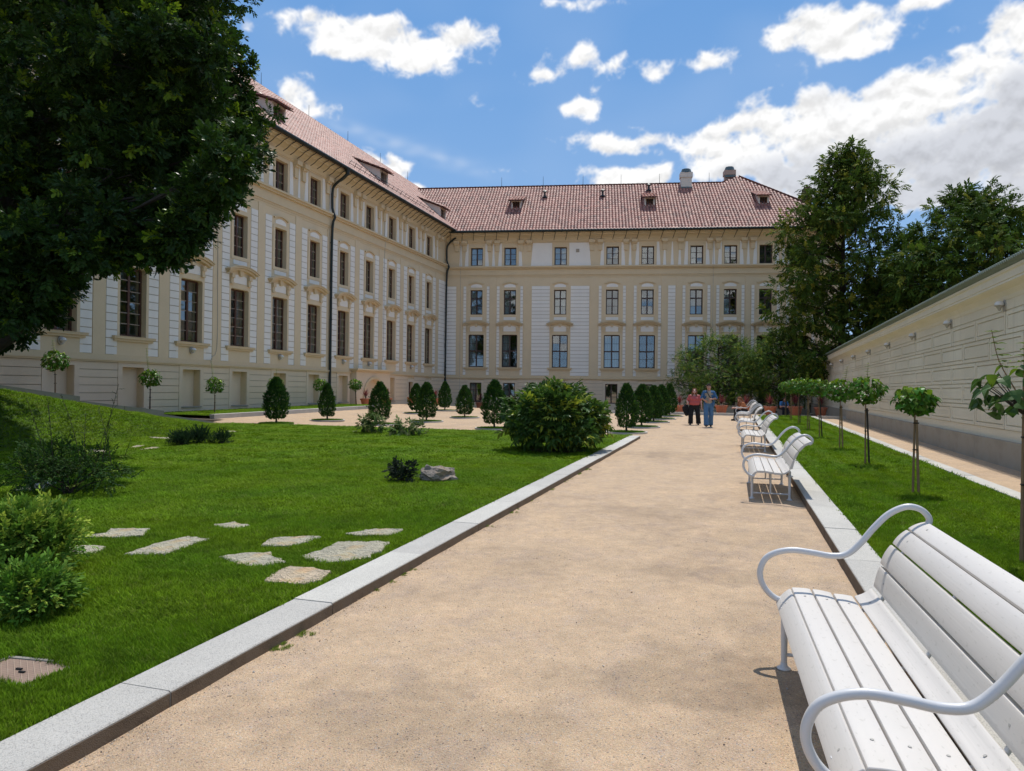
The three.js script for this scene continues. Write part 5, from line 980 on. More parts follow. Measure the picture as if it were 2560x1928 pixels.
const laurel = [0, 1, 2].map((k) => spray(740 + k, OVAL, 8, 0.125, 0.2, 1.1, { droop: 0.55, lift: 0.05, fold: 0.3 }));
shrub('laurel_bush', 'large rounded glossy bush beside the granite kerb', [-4.08, 0.05, -16.9], [1.06, 1.6, 1.05], 430, laurel, M.laurel, greens([0.030, 0.080, 0.012], [0.080, 0.155, 0.022], 0.16, [0.27, 0.33, 0.03]), 901, { clumps: 170, cr: 0.26, stems: 14 });
const small = [0, 1, 2].map((k) => spray(760 + k, OVAL, 11, 0.043, 0.12, 0.9, { droop: 0.3, lift: 0.25 }));
shrub('spirea_shrub', 'light green leafy shrub at the left edge, above the low one', [-5.5, 0.06, -4.45], [0.36, 0.58, 0.36], 1250, small, M.leaf, greens([0.085, 0.19, 0.020], [0.17, 0.29, 0.035], 0.3, [0.30, 0.40, 0.05]), 902, { clumps: 80, cr: 0.12, stems: 12, stemR: 0.006, leaf: { lift: 0.5 } });
shrub('spirea_shrub', 'low light green shrub at the left edge near the rusty cover', [-4.58, 0.06, -3.72], [0.21, 0.25, 0.2], 1350, small, M.leaf, greens([0.065, 0.16, 0.014], [0.12, 0.24, 0.026], 0.2, [0.24, 0.34, 0.04]), 903, { clumps: 40, cr: 0.1, stems: 8, stemR: 0.005, leaf: { lift: 0.45 } });
{
  const fine = [0, 1, 2].map((k) => spray(770 + k, OVAL, 10, 0.045, 0.2, 0.9, { droop: 0.2, lift: 0.1, twig: true }));
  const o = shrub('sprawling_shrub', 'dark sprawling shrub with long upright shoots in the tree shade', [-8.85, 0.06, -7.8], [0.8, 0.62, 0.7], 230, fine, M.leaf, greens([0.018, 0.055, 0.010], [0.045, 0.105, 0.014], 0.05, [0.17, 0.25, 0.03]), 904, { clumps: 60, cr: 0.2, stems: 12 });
  const q = rng(905), it = [];
  for (let k = 0; k < 7; k++) { const a = q() * 2 * PI, h = 0.7 + 0.55 * q(), b = [(q() - 0.5) * 1.2, 0.4, (q() - 0.5) * 0.8], e = [b[0] + Math.cos(a) * 0.3, b[1] + h, b[2] + Math.sin(a) * 0.2]; part('shoot', taper([b, [mix(b[0], e[0], 0.4), mix(b[1], e[1], 0.5), mix(b[2], e[2], 0.4)], e], 0.008, 0.003, 8, 4), M.bark, o); for (let j = 0; j < 16; j++) { const t = j / 16; it.push({ p: V(mix(b[0], e[0], t), mix(b[1], e[1], t), mix(b[2], e[2], t)), d: sphereDir(q).multiplyScalar(0.8).add(V(0, 0.5, 0)), s: 0.45, c: [0.025, 0.055, 0.012] }); } }
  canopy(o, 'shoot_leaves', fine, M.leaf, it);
}
const needle = [0, 1].map((k) => spray(780 + k, LONG, 16, 0.05, 0.16, 0.7, { droop: 0, lift: 0.3 }));
const junTint = greens([0.012, 0.036, 0.016], [0.030, 0.065, 0.024], 0, [0, 0, 0]);
shrub('juniper', 'left low dark juniper on the lawn, the wider of a pair', [-12.95, 0.05, -14.55], [0.24, 0.27, 0.22], 800, needle, M.leaf, junTint, 906, { clumps: 24, cr: 0.12, leaf: { lift: 0.7 } });
shrub('juniper', 'low dark juniper touching the left one from behind', [-12.95, 0.05, -15.1], [0.22, 0.3, 0.2], 800, needle, M.leaf, junTint, 907, { clumps: 20, cr: 0.12, leaf: { lift: 0.7 } });
shrub('juniper', 'small dark juniper standing apart on the right of the pair', [-12.45, 0.05, -15.35], [0.2, 0.23, 0.18], 800, needle, M.leaf, junTint, 908, { clumps: 16, cr: 0.11, leaf: { lift: 0.6 } });
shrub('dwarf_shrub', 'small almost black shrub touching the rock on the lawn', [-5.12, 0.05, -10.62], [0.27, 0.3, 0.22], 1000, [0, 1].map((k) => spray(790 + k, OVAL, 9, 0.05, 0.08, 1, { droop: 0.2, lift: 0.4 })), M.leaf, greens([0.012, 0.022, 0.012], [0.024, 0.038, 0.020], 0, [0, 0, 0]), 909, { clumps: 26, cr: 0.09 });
const perennial = [0, 1].map((k) => spray(795 + k, OVAL, 8, 0.11, 0.16, 1.0, { droop: 0.4 }));
const perTint = greens([0.060, 0.110, 0.025], [0.10, 0.16, 0.040], 0.2, [0.22, 0.25, 0.10]);
shrub('young_shrub', 'young pale green shrub at the far lawn edge, left one of two', [-10.85, 0.05, -20.3], [0.4, 0.5, 0.35], 130, perennial, M.leaf, perTint, 910, { clumps: 22, cr: 0.16, stemR: 0.006 });
shrub('young_shrub', 'young pale green shrub at the far lawn edge, right one of two', [-9.4, 0.05, -19.9], [0.55, 0.42, 0.4], 130, perennial, M.leaf, perTint, 911, { clumps: 24, cr: 0.15, stemR: 0.006 });
console.log('shrubs done');

// ---------------------------------------------------------------- conical conifers on round grass islands
function conifer(seed) {
  const q = rng(seed), F = new Faces(), fan = [[[0, 0, 0], [0.5, 0.02, 0.16], [1, 0, 0.06]], [[0, 0, 0], [1, 0, -0.02], [0.55, 0.02, -0.17]], [[0, 0, 0], [0.9, 0.05, 0.3], [0.4, 0.02, 0.28]], [[0, 0, 0], [0.42, 0.02, -0.26], [0.86, 0.05, -0.32]]];
  for (let i = 0; i < 2600; i++) {
    const t = Math.pow(q(), 0.9), h = 0.16 + 1.46 * t, R0 = 0.40 * Math.pow(Math.sin(PI * clamp(0.16 + 0.84 * Math.pow(t, 0.82), 0, 1)), 0.75) + 0.015, a = q() * 2 * PI, lump = 1 + 0.22 * n3(Math.cos(a) * 1.6 + seed, h * 3.2, Math.sin(a) * 1.6), r = R0 * lump * (0.55 + 0.45 * Math.sqrt(q()));
    const p = V(Math.cos(a) * r, h, Math.sin(a) * r), d = V(Math.cos(a + (q() - 0.5)) * 0.6, 0.7 + 0.4 * q(), Math.sin(a + (q() - 0.5)) * 0.6), l = 0.7 + 0.6 * q(), y = q() < 0.14 ? 1 : 0;
    putLeaf(F, fan, basis(p, d, V(Math.cos(a), 0.2, Math.sin(a)), 0.07 + 0.07 * q(), (q() - 0.5) * 2), [l * mix(0.026, 0.07, y), l * mix(0.075, 0.15, y), l * mix(0.014, 0.016, y)]);
  }
  return F.geo();
}
const coniferGeo = [conifer(31), conifer(57), conifer(83)], ringGeo = metreUV(poly(Array.from({ length: 40 }, (_, i) => [Math.cos(i / 40 * 2 * PI) * 0.72, Math.sin(i / 40 * 2 * PI) * 0.72]), 0, 0.05, [Array.from({ length: 40 }, (_, i) => [Math.cos(i / 40 * 2 * PI) * 0.66, Math.sin(i / 40 * 2 * PI) * 0.66])]).rotateX(-PI / 2)), discGeo = metreUV(new THREE.CylinderGeometry(0.659, 0.659, 0.03, 40));
const islandGrass = (() => { const q = rng(71), F = new Faces(); for (let i = 0; i < 2600; i++) { const a = q() * 2 * PI, r = Math.sqrt(q()) * 0.64, x = Math.cos(a) * r, z = Math.sin(a) * r, b = q() * 2 * PI, w = 0.008, h = 0.03 + 0.03 * q(), l = 0.8 + 0.4 * q(); F.tri([x - Math.sin(b) * w, 0, z + Math.cos(b) * w], [x + Math.sin(b) * w, 0, z - Math.cos(b) * w], [x + Math.cos(b) * h * 0.5, h, z + Math.sin(b) * h * 0.5], [0.11 * l, 0.23 * l, 0.012 * l]); } return F.geo(); })();
[['leftmost clipped conifer, the stout one at the lawn edge', -16.5, -23.4, 1.06], ['second conifer from the left, slim, beyond the downpipe', -16.2, -26.5, 0.93], ['third conifer from the left, a stout one at the lawn edge', -13.2, -25.4, 1.0], ['conifer left of the corner, behind the close pair', -16.0, -34.9, 0.95], ['conifer standing in front of another one, left of the corner', -12.4, -28.1, 1.0], ['conifer nearest the palace corner, just right of the corner downpipe', -16.1, -39.1, 1.02], ['conifer on a clear white-rimmed island before the back wing', -12.2, -32.1, 0.93], ['stout conifer touching the left side of the glossy bush', -8.3, -24.9, 1.06], ['conifer half hidden behind the top of the glossy bush', -9.9, -35.8, 1.02], ['first and nearest conifer in the row left of the walkers', -3.5, -24.9, 1.02], ['second conifer in the row left of the walkers', -3.4, -28.4, 1.0], ['third conifer in the row left of the walkers', -3.36, -32.4, 0.98], ['fourth conifer in the row left of the walkers', -3.32, -35.6, 1.0], ['last conifer in the row left of the walkers', -3.2, -39.0, 1.03]].forEach(([label, x, z, s], i) => {
  const o = thing('conifer', label, 'conifer', [x, groundY(x, z), z], i * 2.3, 'clipped conifers in the courtyard');
  part('foliage', coniferGeo[i % 3], M.leafDry, o).scale.set(s * (i % 4 === 1 ? 0.85 : 1), s, s * (i % 4 === 1 ? 0.85 : 1)); o.children[0].userData.kind = 'stuff';
  part('trunk', taper([[0, -0.02, 0], [0.01, 0.3, 0], [0, 0.8, 0]], 0.045, 0.02, 5, 7), M.bark, o);
  const r = thing('grass_island', `round grass island under the ${label.replace(/,.*/, '').replace('first and nearest', 'nearest')}`, 'grass island', [x, groundY(x, z), z], 0, 'round grass islands under the conifers');
  if (!(z > -23.6)) part('rim', ringGeo, M.granite3, r, [0, 0.0, 0]);
  part('turf', discGeo, M.turf, r, [0, 0.018, 0]); const gq = part('grass', islandGrass, M.leafDry, r, [0, 0.03, 0]); gq.userData.kind = 'stuff';
});

// ---------------------------------------------------------------- saplings with round heads
function sapling(seed, label, p, h0, h1, cr, leader, stakes, leafSize, group, single) {
  const q = rng(seed), o = thing('sapling', label, 'sapling', p, 0, group), tr = leafTris(HEART, 0.3, 0.35), F = new Faces(), N = single ? 120 : 270, hc = (h0 + h1) / 2, hr = (h1 - h0) / 2, mats = [];
  const lean = [(q() - 0.5) * 0.06, (q() - 0.5) * 0.06];
  part('trunk', taper([[0, -0.03, 0], [lean[0] * 0.5, h0 * 0.5, lean[1] * 0.5], [lean[0], h0, lean[1]], [lean[0], hc + 0.1, lean[1]]], 0.019, 0.010, 10, 7), M.stake, o);
  for (let k = 0; k < stakes; k++) { const a = 0.6 + k * 2.6; part('stake', rod([Math.cos(a) * 0.085, -0.05, Math.sin(a) * 0.085], [Math.cos(a) * 0.03 + lean[0] * 0.8, h0 * 0.92, Math.sin(a) * 0.03 + lean[1] * 0.8], 0.02, 0.018, 7), (seed + k) % 2 ? M.tie : M.stake, o); }
  for (const f of [0.55, 0.88]) part('tie', new THREE.TorusGeometry(0.036, 0.009, 5, 10).rotateX(PI / 2), M.tie, o, [lean[0] * f + 0.02, h0 * f, lean[1] * f + 0.01]);
  const twigs = 9; for (let k = 0; k < twigs; k++) { const d = sphereDir(q); d.y = Math.abs(d.y) * 0.8 + 0.1; part('branch', taper([[lean[0], h0 + 0.05, lean[1]], [lean[0] + d.x * cr * 0.5, mix(h0, hc, 0.7) + d.y * hr * 0.4, lean[1] + d.z * cr * 0.5], [lean[0] + d.x * cr * 0.9, hc + d.y * hr * 0.85, lean[1] + d.z * cr * 0.9]], 0.009, 0.003, 6, 5), M.bark, o); }
  const add = (pp, d, s, young) => { const l = 0.8 + 0.4 * q(), c = young ? [0.22 * l, 0.34 * l, 0.015 * l] : [mix(0.045, 0.095, q()) * l, mix(0.115, 0.20, q()) * l, 0.012 * l], m = basis(pp, d, young ? V(0, 1, 0) : V(pp.x - lean[0] + (q() - 0.5) * 0.25, (pp.y - hc) * 1.3 + 0.16, pp.z - lean[1] + (q() - 0.5) * 0.25).normalize(), s); if (single) mats.push([m, young]); else putLeaf(F, tr, m, c); };
  for (let i = 0; i < N; i++) { const d = sphereDir(q), f = 0.5 + 0.5 * Math.sqrt(q()); add(V(lean[0] + d.x * cr * f, hc + d.y * hr * f, lean[1] + d.z * cr * f), V(d.x * 0.55 + (q() - 0.5) * 1.1, -0.35 + (q() - 0.5) * 0.5, d.z * 0.55 + (q() - 0.5) * 1.1), leafSize * (0.7 + 0.5 * q()), d.y > 0.55 && q() < 0.35); }
  for (const [dx, top] of leader) { part('leader', taper([[lean[0] + dx * 0.3, hc, lean[1]], [lean[0] + dx, mix(hc, top, 0.5), lean[1]], [lean[0] + dx * 1.3, top, lean[1]]], 0.007, 0.003, 6, 5), M.stake, o); for (let y = h1 - 0.05; y < top; y += 0.055) for (const s of [-1, 1]) { const a = y * 30 + (s > 0 ? 0 : PI); add(V(lean[0] + dx * mix(0.3, 1.3, clamp((y - hc) / (top - hc))), y, lean[1]), V(Math.cos(a), 0.35, Math.sin(a)), leafSize * (0.75 - 0.25 * (y - h1) / (top - h1 + 0.01)), true); } }
  if (single) { const lg = (() => { const f = new Faces(); putLeaf(f, tr, new THREE.Matrix4(), [1, 1, 1]); return f.geo(); })(), m1 = leafMat({ color: rgb(0.04, 0.095, 0.016), clearcoat: 0.5 }), m2 = leafMat({ color: rgb(0.055, 0.12, 0.02), clearcoat: 0.5 }), m3 = leafMat({ color: rgb(0.15, 0.24, 0.02) }); mats.forEach(([m, y], i) => { const b = part('leaf', lg, y ? m3 : i % 2 ? m1 : m2, o); b.applyMatrix4(m); }); }
  else { const f = part('crown', F.geo(), M.leafGloss, o); f.userData.kind = 'stuff'; }
  return o;
}
const SG = 'round-headed saplings on the narrow lawn';
sapling(11, 'nearest sapling, cut by the right picture edge, with large heart-shaped leaves', [2.52, 0.085, -7.6], 1.3, 1.82, 0.4, [[-0.2, 2.12], [0.0, 2.04], [0.2, 2.2]], 1, 0.125, SG, true);
[['nearest whole sapling on the narrow lawn, with a flat round head', -11.97, 1.2, 1.62, 0.29, []], ['second whole sapling on the narrow lawn, with a tall leader shoot', -16.13, 1.25, 1.83, 0.36, [[0.03, 2.1]]], ['third whole sapling on the narrow lawn', -19.97, 1.2, 1.8, 0.36, [[0.12, 2.1]]], ['fourth whole sapling on the narrow lawn', -24.03, 1.25, 1.85, 0.37, []], ['fifth whole sapling on the narrow lawn', -28.04, 1.25, 1.9, 0.38, [[0, 2.1]]], ['sixth whole sapling on the narrow lawn', -32.07, 1.25, 1.95, 0.4, [[0, 2.15]]], ['seventh whole sapling on the narrow lawn', -35.93, 1.25, 1.9, 0.38, []], ['farthest sapling on the narrow lawn', -39.58, 1.25, 1.85, 0.36, []]].forEach(([l, z, a, b, r, le], i) => sapling(20 + i, l, [2.57 + 0.02 * (i % 3), 0.085, z], a, b, r, le, 1, 0.105, SG));
const FG = 'saplings along the left facade';
[['leftmost sapling before the left facade, behind the upper beam', -17.7, 1.06, [[-0.08, 1.85]]], ['tall uneven sapling before the second niche of the left facade', -21.6, 0.55, [[-0.14, 2.3]]], ['thin sapling with a lone shoot before the third niche of the left facade', -25.1, 0.28, [[-0.14, 2.2]]], ['sapling behind the leftmost conifer, before the left facade', -29.2, 0.32, [[0.05, 1.9]]], ['sapling left of the long downpipe of the left facade', -33.1, 0.32, []], ['sapling right of the long downpipe, near the portal', -36.9, 0.32, []]].forEach(([l, z, y, le], i) => sapling(40 + i, l, [-20.7, y, z], 0.85, 1.55, 0.37, le, 1, 0.11, FG));

// ---------------------------------------------------------------- terracotta pots with red dracaenas
const potGeo = new THREE.LatheGeometry([[0, 0], [0.2, 0], [0.215, 0.02], [0.3, 0.4], [0.315, 0.41], [0.34, 0.41], [0.345, 0.5], [0.32, 0.51], [0.3, 0.47], [0, 0.46]].map((p) => new THREE.Vector2(...p)), 24);
function strapLeaves(seed) {
  const q = rng(seed), F = new Faces();
  for (let i = 0; i < 64; i++) {
    const t = i / 64, a = i * 2.399 + q() * 0.5, el = mix(1.45, -0.05, Math.pow(t, 0.8)) + (q() - 0.5) * 0.25, len = 0.42 + 0.26 * q(), w = 0.017 + 0.008 * q(), n = 5, red = t < 0.55 ? 1 : 0, l = 0.8 + 0.5 * q(), c = red ? [0.17 * l, 0.045 * l, 0.045 * l] : [0.30 * l, 0.20 * l, 0.15 * l], sag = 0.25 + 0.9 * (1 - Math.sin(Math.max(el, 0)));
    let pr = null;
    for (let k = 0; k <= n; k++) { const f = k / n, r = len * f * Math.cos(el), y = 0.12 + 0.16 * (1 - t) + len * f * Math.sin(el) - sag * len * f * f * 0.35, ww = w * (k === 0 ? 0.6 : 1 - f * f), L = [Math.cos(a) * r - Math.sin(a) * ww, y, Math.sin(a) * r + Math.cos(a) * ww], Q = [Math.cos(a) * r + Math.sin(a) * ww, y, Math.sin(a) * r - Math.cos(a) * ww]; if (pr) { F.tri(pr[0], pr[1], L, c); F.tri(pr[1], Q, L, c); } pr = [L, Q]; }
  }
  return F.geo();
}
const straps = [strapLeaves(1), strapLeaves(2), strapLeaves(3)];
[['potted dracaena left of the arched portal', -20.9, -38.4, 0.95], ['potted dracaena in front of the arched portal', -20.6, -40.6, 0.95], ['potted dracaena right of the arched portal, behind a conifer', -20.3, -43.6, 0.95], ['potted dracaena alone between portal and palace corner', -19.9, -46.6, 1.05], ['potted dracaena under the first window of the back wing', -18.9, -53.2, 1.15], ['potted dracaena under the second window of the back wing', -16.4, -53.4, 1.15], ['potted dracaena behind the last conifer of the row', -2.95, -42.8, 1.0], ['potted dracaena right behind the walking man', -0.62, -42.7, 1.05], ['potted dracaena behind the seated person', 0.72, -43.1, 1.0], ['potted dracaena right of the seated person, before the small tree', 2.0, -42.6, 1.05], ['potted dracaena at the end of the narrow lawn, second from the wall', 3.3, -42.4, 1.12], ['potted dracaena nearest the garden wall', 4.6, -42.6, 1.05]].forEach(([l, x, z, s], i) => {
  const o = thing('potted_plant', l, 'potted plant', [x, groundY(x, z), z], i * 1.9, 'terracotta pots with red dracaenas'); o.scale.setScalar(s);
  part('pot', potGeo, M.terracotta, o); part('soil', new THREE.CylinderGeometry(0.3, 0.3, 0.02, 20), M.soil, o, [0, 0.465, 0]);
  part('stem', taper([[0, 0.44, 0], [0.01, 0.55, 0], [0, 0.68, 0]], 0.03, 0.024, 4, 6), M.bark, o);
  const f = part('leaves', straps[i % 3], M.leafDry, o, [0, 0.42, 0]); f.userData.kind = 'stuff';
});
console.log('pots done');

// ================================================================ people: bodies from distance fields
const cap = (a, b, ra, rb = ra) => { const ab = [b[0] - a[0], b[1] - a[1], b[2] - a[2]], l2 = ab[0] ** 2 + ab[1] ** 2 + ab[2] ** 2 || 1e-9; return { lo: a.map((v, i) => Math.min(v, b[i]) - Math.max(ra, rb)), hi: a.map((v, i) => Math.max(v, b[i]) + Math.max(ra, rb)), f: (x, y, z) => { const px = x - a[0], py = y - a[1], pz = z - a[2], t = clamp((px * ab[0] + py * ab[1] + pz * ab[2]) / l2), dx = px - ab[0] * t, dy = py - ab[1] * t, dz = pz - ab[2] * t; return Math.sqrt(dx * dx + dy * dy + dz * dz) - mix(ra, rb, t); } }; };
const ell = (c, r) => ({ lo: c.map((v, i) => v - r[i]), hi: c.map((v, i) => v + r[i]), f: (x, y, z) => { const a = (x - c[0]) / r[0], b = (y - c[1]) / r[1], d = (z - c[2]) / r[2], k = Math.sqrt(a * a + b * b + d * d), g = Math.sqrt((a / r[0]) ** 2 + (b / r[1]) ** 2 + (d / r[2]) ** 2); return k < 1e-6 ? -Math.min(...r) : k * (k - 1) / g; } });
function fieldMesh(list, n, k, cut, lo0, hi0) {
  const lo = lo0 ?? [0, 1, 2].map((i) => Math.min(...list.map((s) => s.lo[i])) - 0.03), hi = hi0 ?? [0, 1, 2].map((i) => Math.max(...list.map((s) => s.hi[i])) + 0.03);
  const mc = new MarchingCubes(n, new THREE.MeshBasicMaterial(), false, false, 150000); mc.isolation = 0;
  const st = [0, 1, 2].map((i) => (hi[i] - lo[i]) / n);
  for (let c = 0; c < n; c++) for (let b = 0; b < n; b++) for (let a = 0; a < n; a++) {
    const x = lo[0] + a * st[0], y = lo[1] + b * st[1], z = lo[2] + c * st[2]; let d = 9;
    for (const s of list) { const v = s.f(x, y, z), h = clamp(0.5 + 0.5 * (d - v) / k); d = mix(d, v, h) - k * h * (1 - h); }
    if (cut) d = cut(d, x, y, z);
    mc.field[c * n * n + b * n + a] = -d;
  }
  mc.update();
  const p = new Float32Array(mc.count * 3), half = n / 2;
  for (let i = 0; i < mc.count; i++) for (let j = 0; j < 3; j++) p[i * 3 + j] = lo[j] + (mc.positionArray[i * 3 + j] * half + half) * st[j];
  let g = new THREE.BufferGeometry(); g.setAttribute('position', new THREE.BufferAttribute(p, 3)); g = mergeVertices(g, 1e-4); g.computeVertexNormals(); return g;
}
function hand(w, dir, nrm, side, curl) {                              // palm, four fingers and a thumb that leaves the side of the palm
  const d = V(...dir).normalize(), n0 = V(...nrm).normalize(), s = d.clone().cross(n0).normalize().multiplyScalar(side), n = s.clone().cross(d).normalize().multiplyScalar(side), at = (a, b, c) => V(...w).addScaledVector(d, a).addScaledVector(s, b).addScaledVector(n, c).toArray(), out = [];
  out.push(cap(at(0, 0, 0), at(0.045, 0, 0), 0.026, 0.030), cap(at(0.05, -0.026, 0), at(0.078, -0.026, 0), 0.016), cap(at(0.05, 0.02, 0), at(0.08, 0.022, 0), 0.016));
  [[-0.03, 0.062], [-0.011, 0.078], [0.009, 0.082], [0.028, 0.072]].forEach(([b, l]) => { const c1 = Math.cos(curl), s1 = Math.sin(curl), m = [0.083 + l * 0.5 * c1, b, -l * 0.5 * s1], e = [m[0] + l * 0.5 * Math.cos(curl * 2.1), b, m[2] - l * 0.5 * Math.sin(curl * 2.1)]; out.push(cap(at(0.075, b, 0), at(...m), 0.0095, 0.009), cap(at(...m), at(...e), 0.009, 0.0075)); });
  out.push(cap(at(0.02, 0.028, -0.004), at(0.05, 0.058, -0.012), 0.0125, 0.0105), cap(at(0.05, 0.058, -0.012), at(0.078, 0.064, -0.018), 0.0105, 0.0085));
  return out;
}
function head(c, pitch, yaw) {                                        // skull, jaw, nose, ears, brow
  const m = new THREE.Matrix4().makeRotationFromEuler(new THREE.Euler(-pitch, yaw, 0, 'YXZ')).setPosition(...c), at = (x, y, z) => V(x, y, z).applyMatrix4(m).toArray();
  return { at, list: [ell(at(0, 0.03, -0.012), [0.074, 0.088, 0.09]), cap(at(0, -0.05, 0.03), at(0, -0.08, 0.05), 0.052, 0.032), cap(at(-0.03, -0.03, 0.035), at(0.03, -0.03, 0.035), 0.045), cap(at(0, 0.008, 0.078), at(0, -0.032, 0.098), 0.009, 0.014), cap(at(-0.03, 0.022, 0.07), at(0.03, 0.022, 0.07), 0.012), cap(at(-0.076, 0.012, -0.01), at(-0.074, -0.024, -0.004), 0.013, 0.009), cap(at(0.076, 0.012, -0.01), at(0.074, -0.024, -0.004), 0.013, 0.009), cap(at(-0.018, -0.056, 0.078), at(0.018, -0.056, 0.078), 0.010)] };
}
function skinMesh(body, hd, hands, tone) {
  const gs = [fieldMesh(body, 84, 0.03), fieldMesh([...hd.list, hd.neck], 60, 0.018), ...hands.map((h) => fieldMesh(h, 44, 0.007))].map((g) => g.toNonIndexed()), g = mergeGeometries(gs), p = g.attributes.position, col = new Float32Array(p.count * 3), eyes = [hd.at(-0.031, 0.006, 0.083), hd.at(0.031, 0.006, 0.083)], mouth = hd.at(0, -0.056, 0.09);
  for (let i = 0; i < p.count; i++) { const v = [p.getX(i), p.getY(i), p.getZ(i)], d = (e) => Math.hypot(v[0] - e[0], v[1] - e[1], v[2] - e[2]); let c = tone; if (Math.min(d(eyes[0]), d(eyes[1])) < 0.016) c = [0.06, 0.035, 0.025]; else if (d(mouth) < 0.02) c = [0.40, 0.14, 0.11]; col.set(c, i * 3); }
  g.setAttribute('color', new THREE.BufferAttribute(col, 3)); return g;
}
const skinM = mat([1, 1, 1], { vertexColors: true, roughness: 0.55 }), cloth = (c, o = {}) => mat(c, { roughness: 0.95, ...o });
const denim = (c) => cloth(c, { map: denimTex }), uvd = (g) => metreUV(g.toNonIndexed());
{ // walking man
  const o = thing('person', 'person walking in blue denim shirt and jeans over a beige top, hands at the waist', 'person', [-0.92, 0, -29.8], 0.06, 'two people walking up the path');
  const hd = head([0, 1.605, 0.02], -0.04, 0.05); hd.neck = cap([0, 1.42, -0.01], [0, 1.54, 0.0], 0.062, 0.055);
  const rw = [-0.15, 1.06, 0.2], lw = [0.1, 1.12, 0.235];
  const body = [cap([0, 0.95, 0], [0, 1.3, 0], 0.13, 0.12), cap([-0.15, 1.385, 0], [0.15, 1.385, 0], 0.045), cap([0, 1.33, 0], [0, 1.5, 0], 0.075, 0.055), cap([-0.175, 1.385, 0], [-0.275, 1.16, 0.02], 0.046, 0.04), cap([-0.275, 1.16, 0.02], rw, 0.038, 0.027), cap([0.175, 1.385, 0], [0.285, 1.16, 0.03], 0.046, 0.04), cap([0.285, 1.16, 0.03], lw, 0.038, 0.027), cap([-0.085, 0.93, 0], [-0.1, 0.5, 0.13], 0.08, 0.052), cap([-0.1, 0.5, 0.13], [-0.09, 0.1, 0.22], 0.05, 0.038), cap([0.085, 0.93, 0], [0.09, 0.49, -0.02], 0.08, 0.052), cap([0.09, 0.49, -0.02], [0.085, 0.09, -0.2], 0.05, 0.038)];
  part('body', skinMesh(body, hd, [hand(rw, [0.75, -0.15, 0.5], [0, 0.3, -1], -1, 0.5), hand(lw, [-0.95, 0.05, 0.25], [0, -0.2, -1], 1, 0.6)], [0.52, 0.27, 0.19]), skinM, o);
  part('jeans', uvd(fieldMesh([ell([0, 0.93, 0], [0.175, 0.14, 0.13]), cap([-0.095, 0.9, 0.01], [-0.105, 0.5, 0.13], 0.102, 0.09), cap([-0.105, 0.5, 0.13], [-0.09, 0.12, 0.2], 0.088, 0.1), cap([0.095, 0.9, 0], [0.095, 0.49, -0.02], 0.102, 0.09), cap([0.095, 0.49, -0.02], [0.085, 0.11, -0.17], 0.088, 0.1)], 90, 0.03, (d, x, y, z) => Math.max(d + 0.006 * n3(x * 9, y * 14, z * 9), 0.06 - y, y - 1.03))), denim([0.085, 0.19, 0.34]), o);
  part('top', uvd(fieldMesh([ell([0, 1.2, 0.0], [0.172, 0.27, 0.13]), ell([0, 1.03, 0.01], [0.168, 0.16, 0.135]), ell([0, 1.36, -0.005], [0.18, 0.12, 0.1])], 64, 0.04, (d, x, y, z) => Math.max(d + 0.004 * n3(x * 10, y * 10, z * 10), 0.93 - y, y - 1.46 + (z > 0 ? 0.25 * Math.max(0, 0.1 - Math.abs(x)) : 0)))), cloth([0.36, 0.31, 0.24]), o);
  part('denim_shirt', uvd(fieldMesh([ell([0, 1.2, -0.01], [0.2, 0.3, 0.148]), ell([0.02, 0.96, -0.01], [0.215, 0.24, 0.17]), ell([0, 1.365, -0.01], [0.205, 0.105, 0.112]), cap([-0.18, 1.395, 0], [-0.275, 1.17, 0.02], 0.064, 0.06), cap([0.18, 1.395, 0], [0.285, 1.17, 0.03], 0.064, 0.06)], 90, 0.03, (d, x, y, z) => { const open = z > 0 ? Math.max(Math.abs(x - 0.005) - mix(0.125, 0.075, ss(1.0, 1.42, y)), -z) : 1; const inner = Math.hypot(x / 0.178, z / 0.135) - 1; return Math.max(d + 0.007 * n3(x * 8, y * 8, z * 8), 0.82 - y, -open, y < 1.36 && Math.abs(x) < 0.19 ? -inner * 0.13 : -1); })), denim([0.055, 0.145, 0.29]), o);
  part('hair', fieldMesh([ell(hd.at(0, 0.05, -0.022), [0.084, 0.085, 0.098])], 40, 0.01, (d, x, y, z) => Math.max(d + 0.006 * n3(x * 40, y * 40, z * 40), -(y - 1.625) - (z < 0.02 ? 0.06 : 0) - (0.02 - z) * 0.3)), cloth([0.045, 0.028, 0.018]), o);
  part('sunglasses', new THREE.TorusGeometry(0.03, 0.008, 6, 14).scale(1.1, 0.6, 1).translate(-0.035, 0, 0), mat([0.01, 0.01, 0.01], { roughness: 0.1 }), o, hd.at(0, 0.105, 0.055), [-0.6, 0, 0]);
  part('sunglasses', new THREE.TorusGeometry(0.03, 0.008, 6, 14).scale(1.1, 0.6, 1).translate(0.035, 0, 0), mat([0.01, 0.01, 0.01], { roughness: 0.1 }), o, hd.at(0, 0.105, 0.055), [-0.6, 0, 0]);
  part('bag_strap', tube([[-0.09, 1.465, 0.0], [-0.075, 1.42, 0.115], [0.0, 1.27, 0.145], [0.1, 1.12, 0.15], [0.19, 1.0, 0.08]], 0.013, 24, 6), cloth([0.015, 0.015, 0.016]), o);
  part('wristwatch', new THREE.TorusGeometry(0.031, 0.007, 6, 14), cloth([0.02, 0.02, 0.02]), o, [0.13, 1.125, 0.215], [0.3, 1.2, 0]);
  const shoe = (a, b) => fieldMesh([cap(a, b, 0.044, 0.038), cap(a, [mix(a[0], b[0], 0.4), mix(a[1], b[1], 0.4) + 0.02, mix(a[2], b[2], 0.4)], 0.045, 0.04)], 36, 0.02);
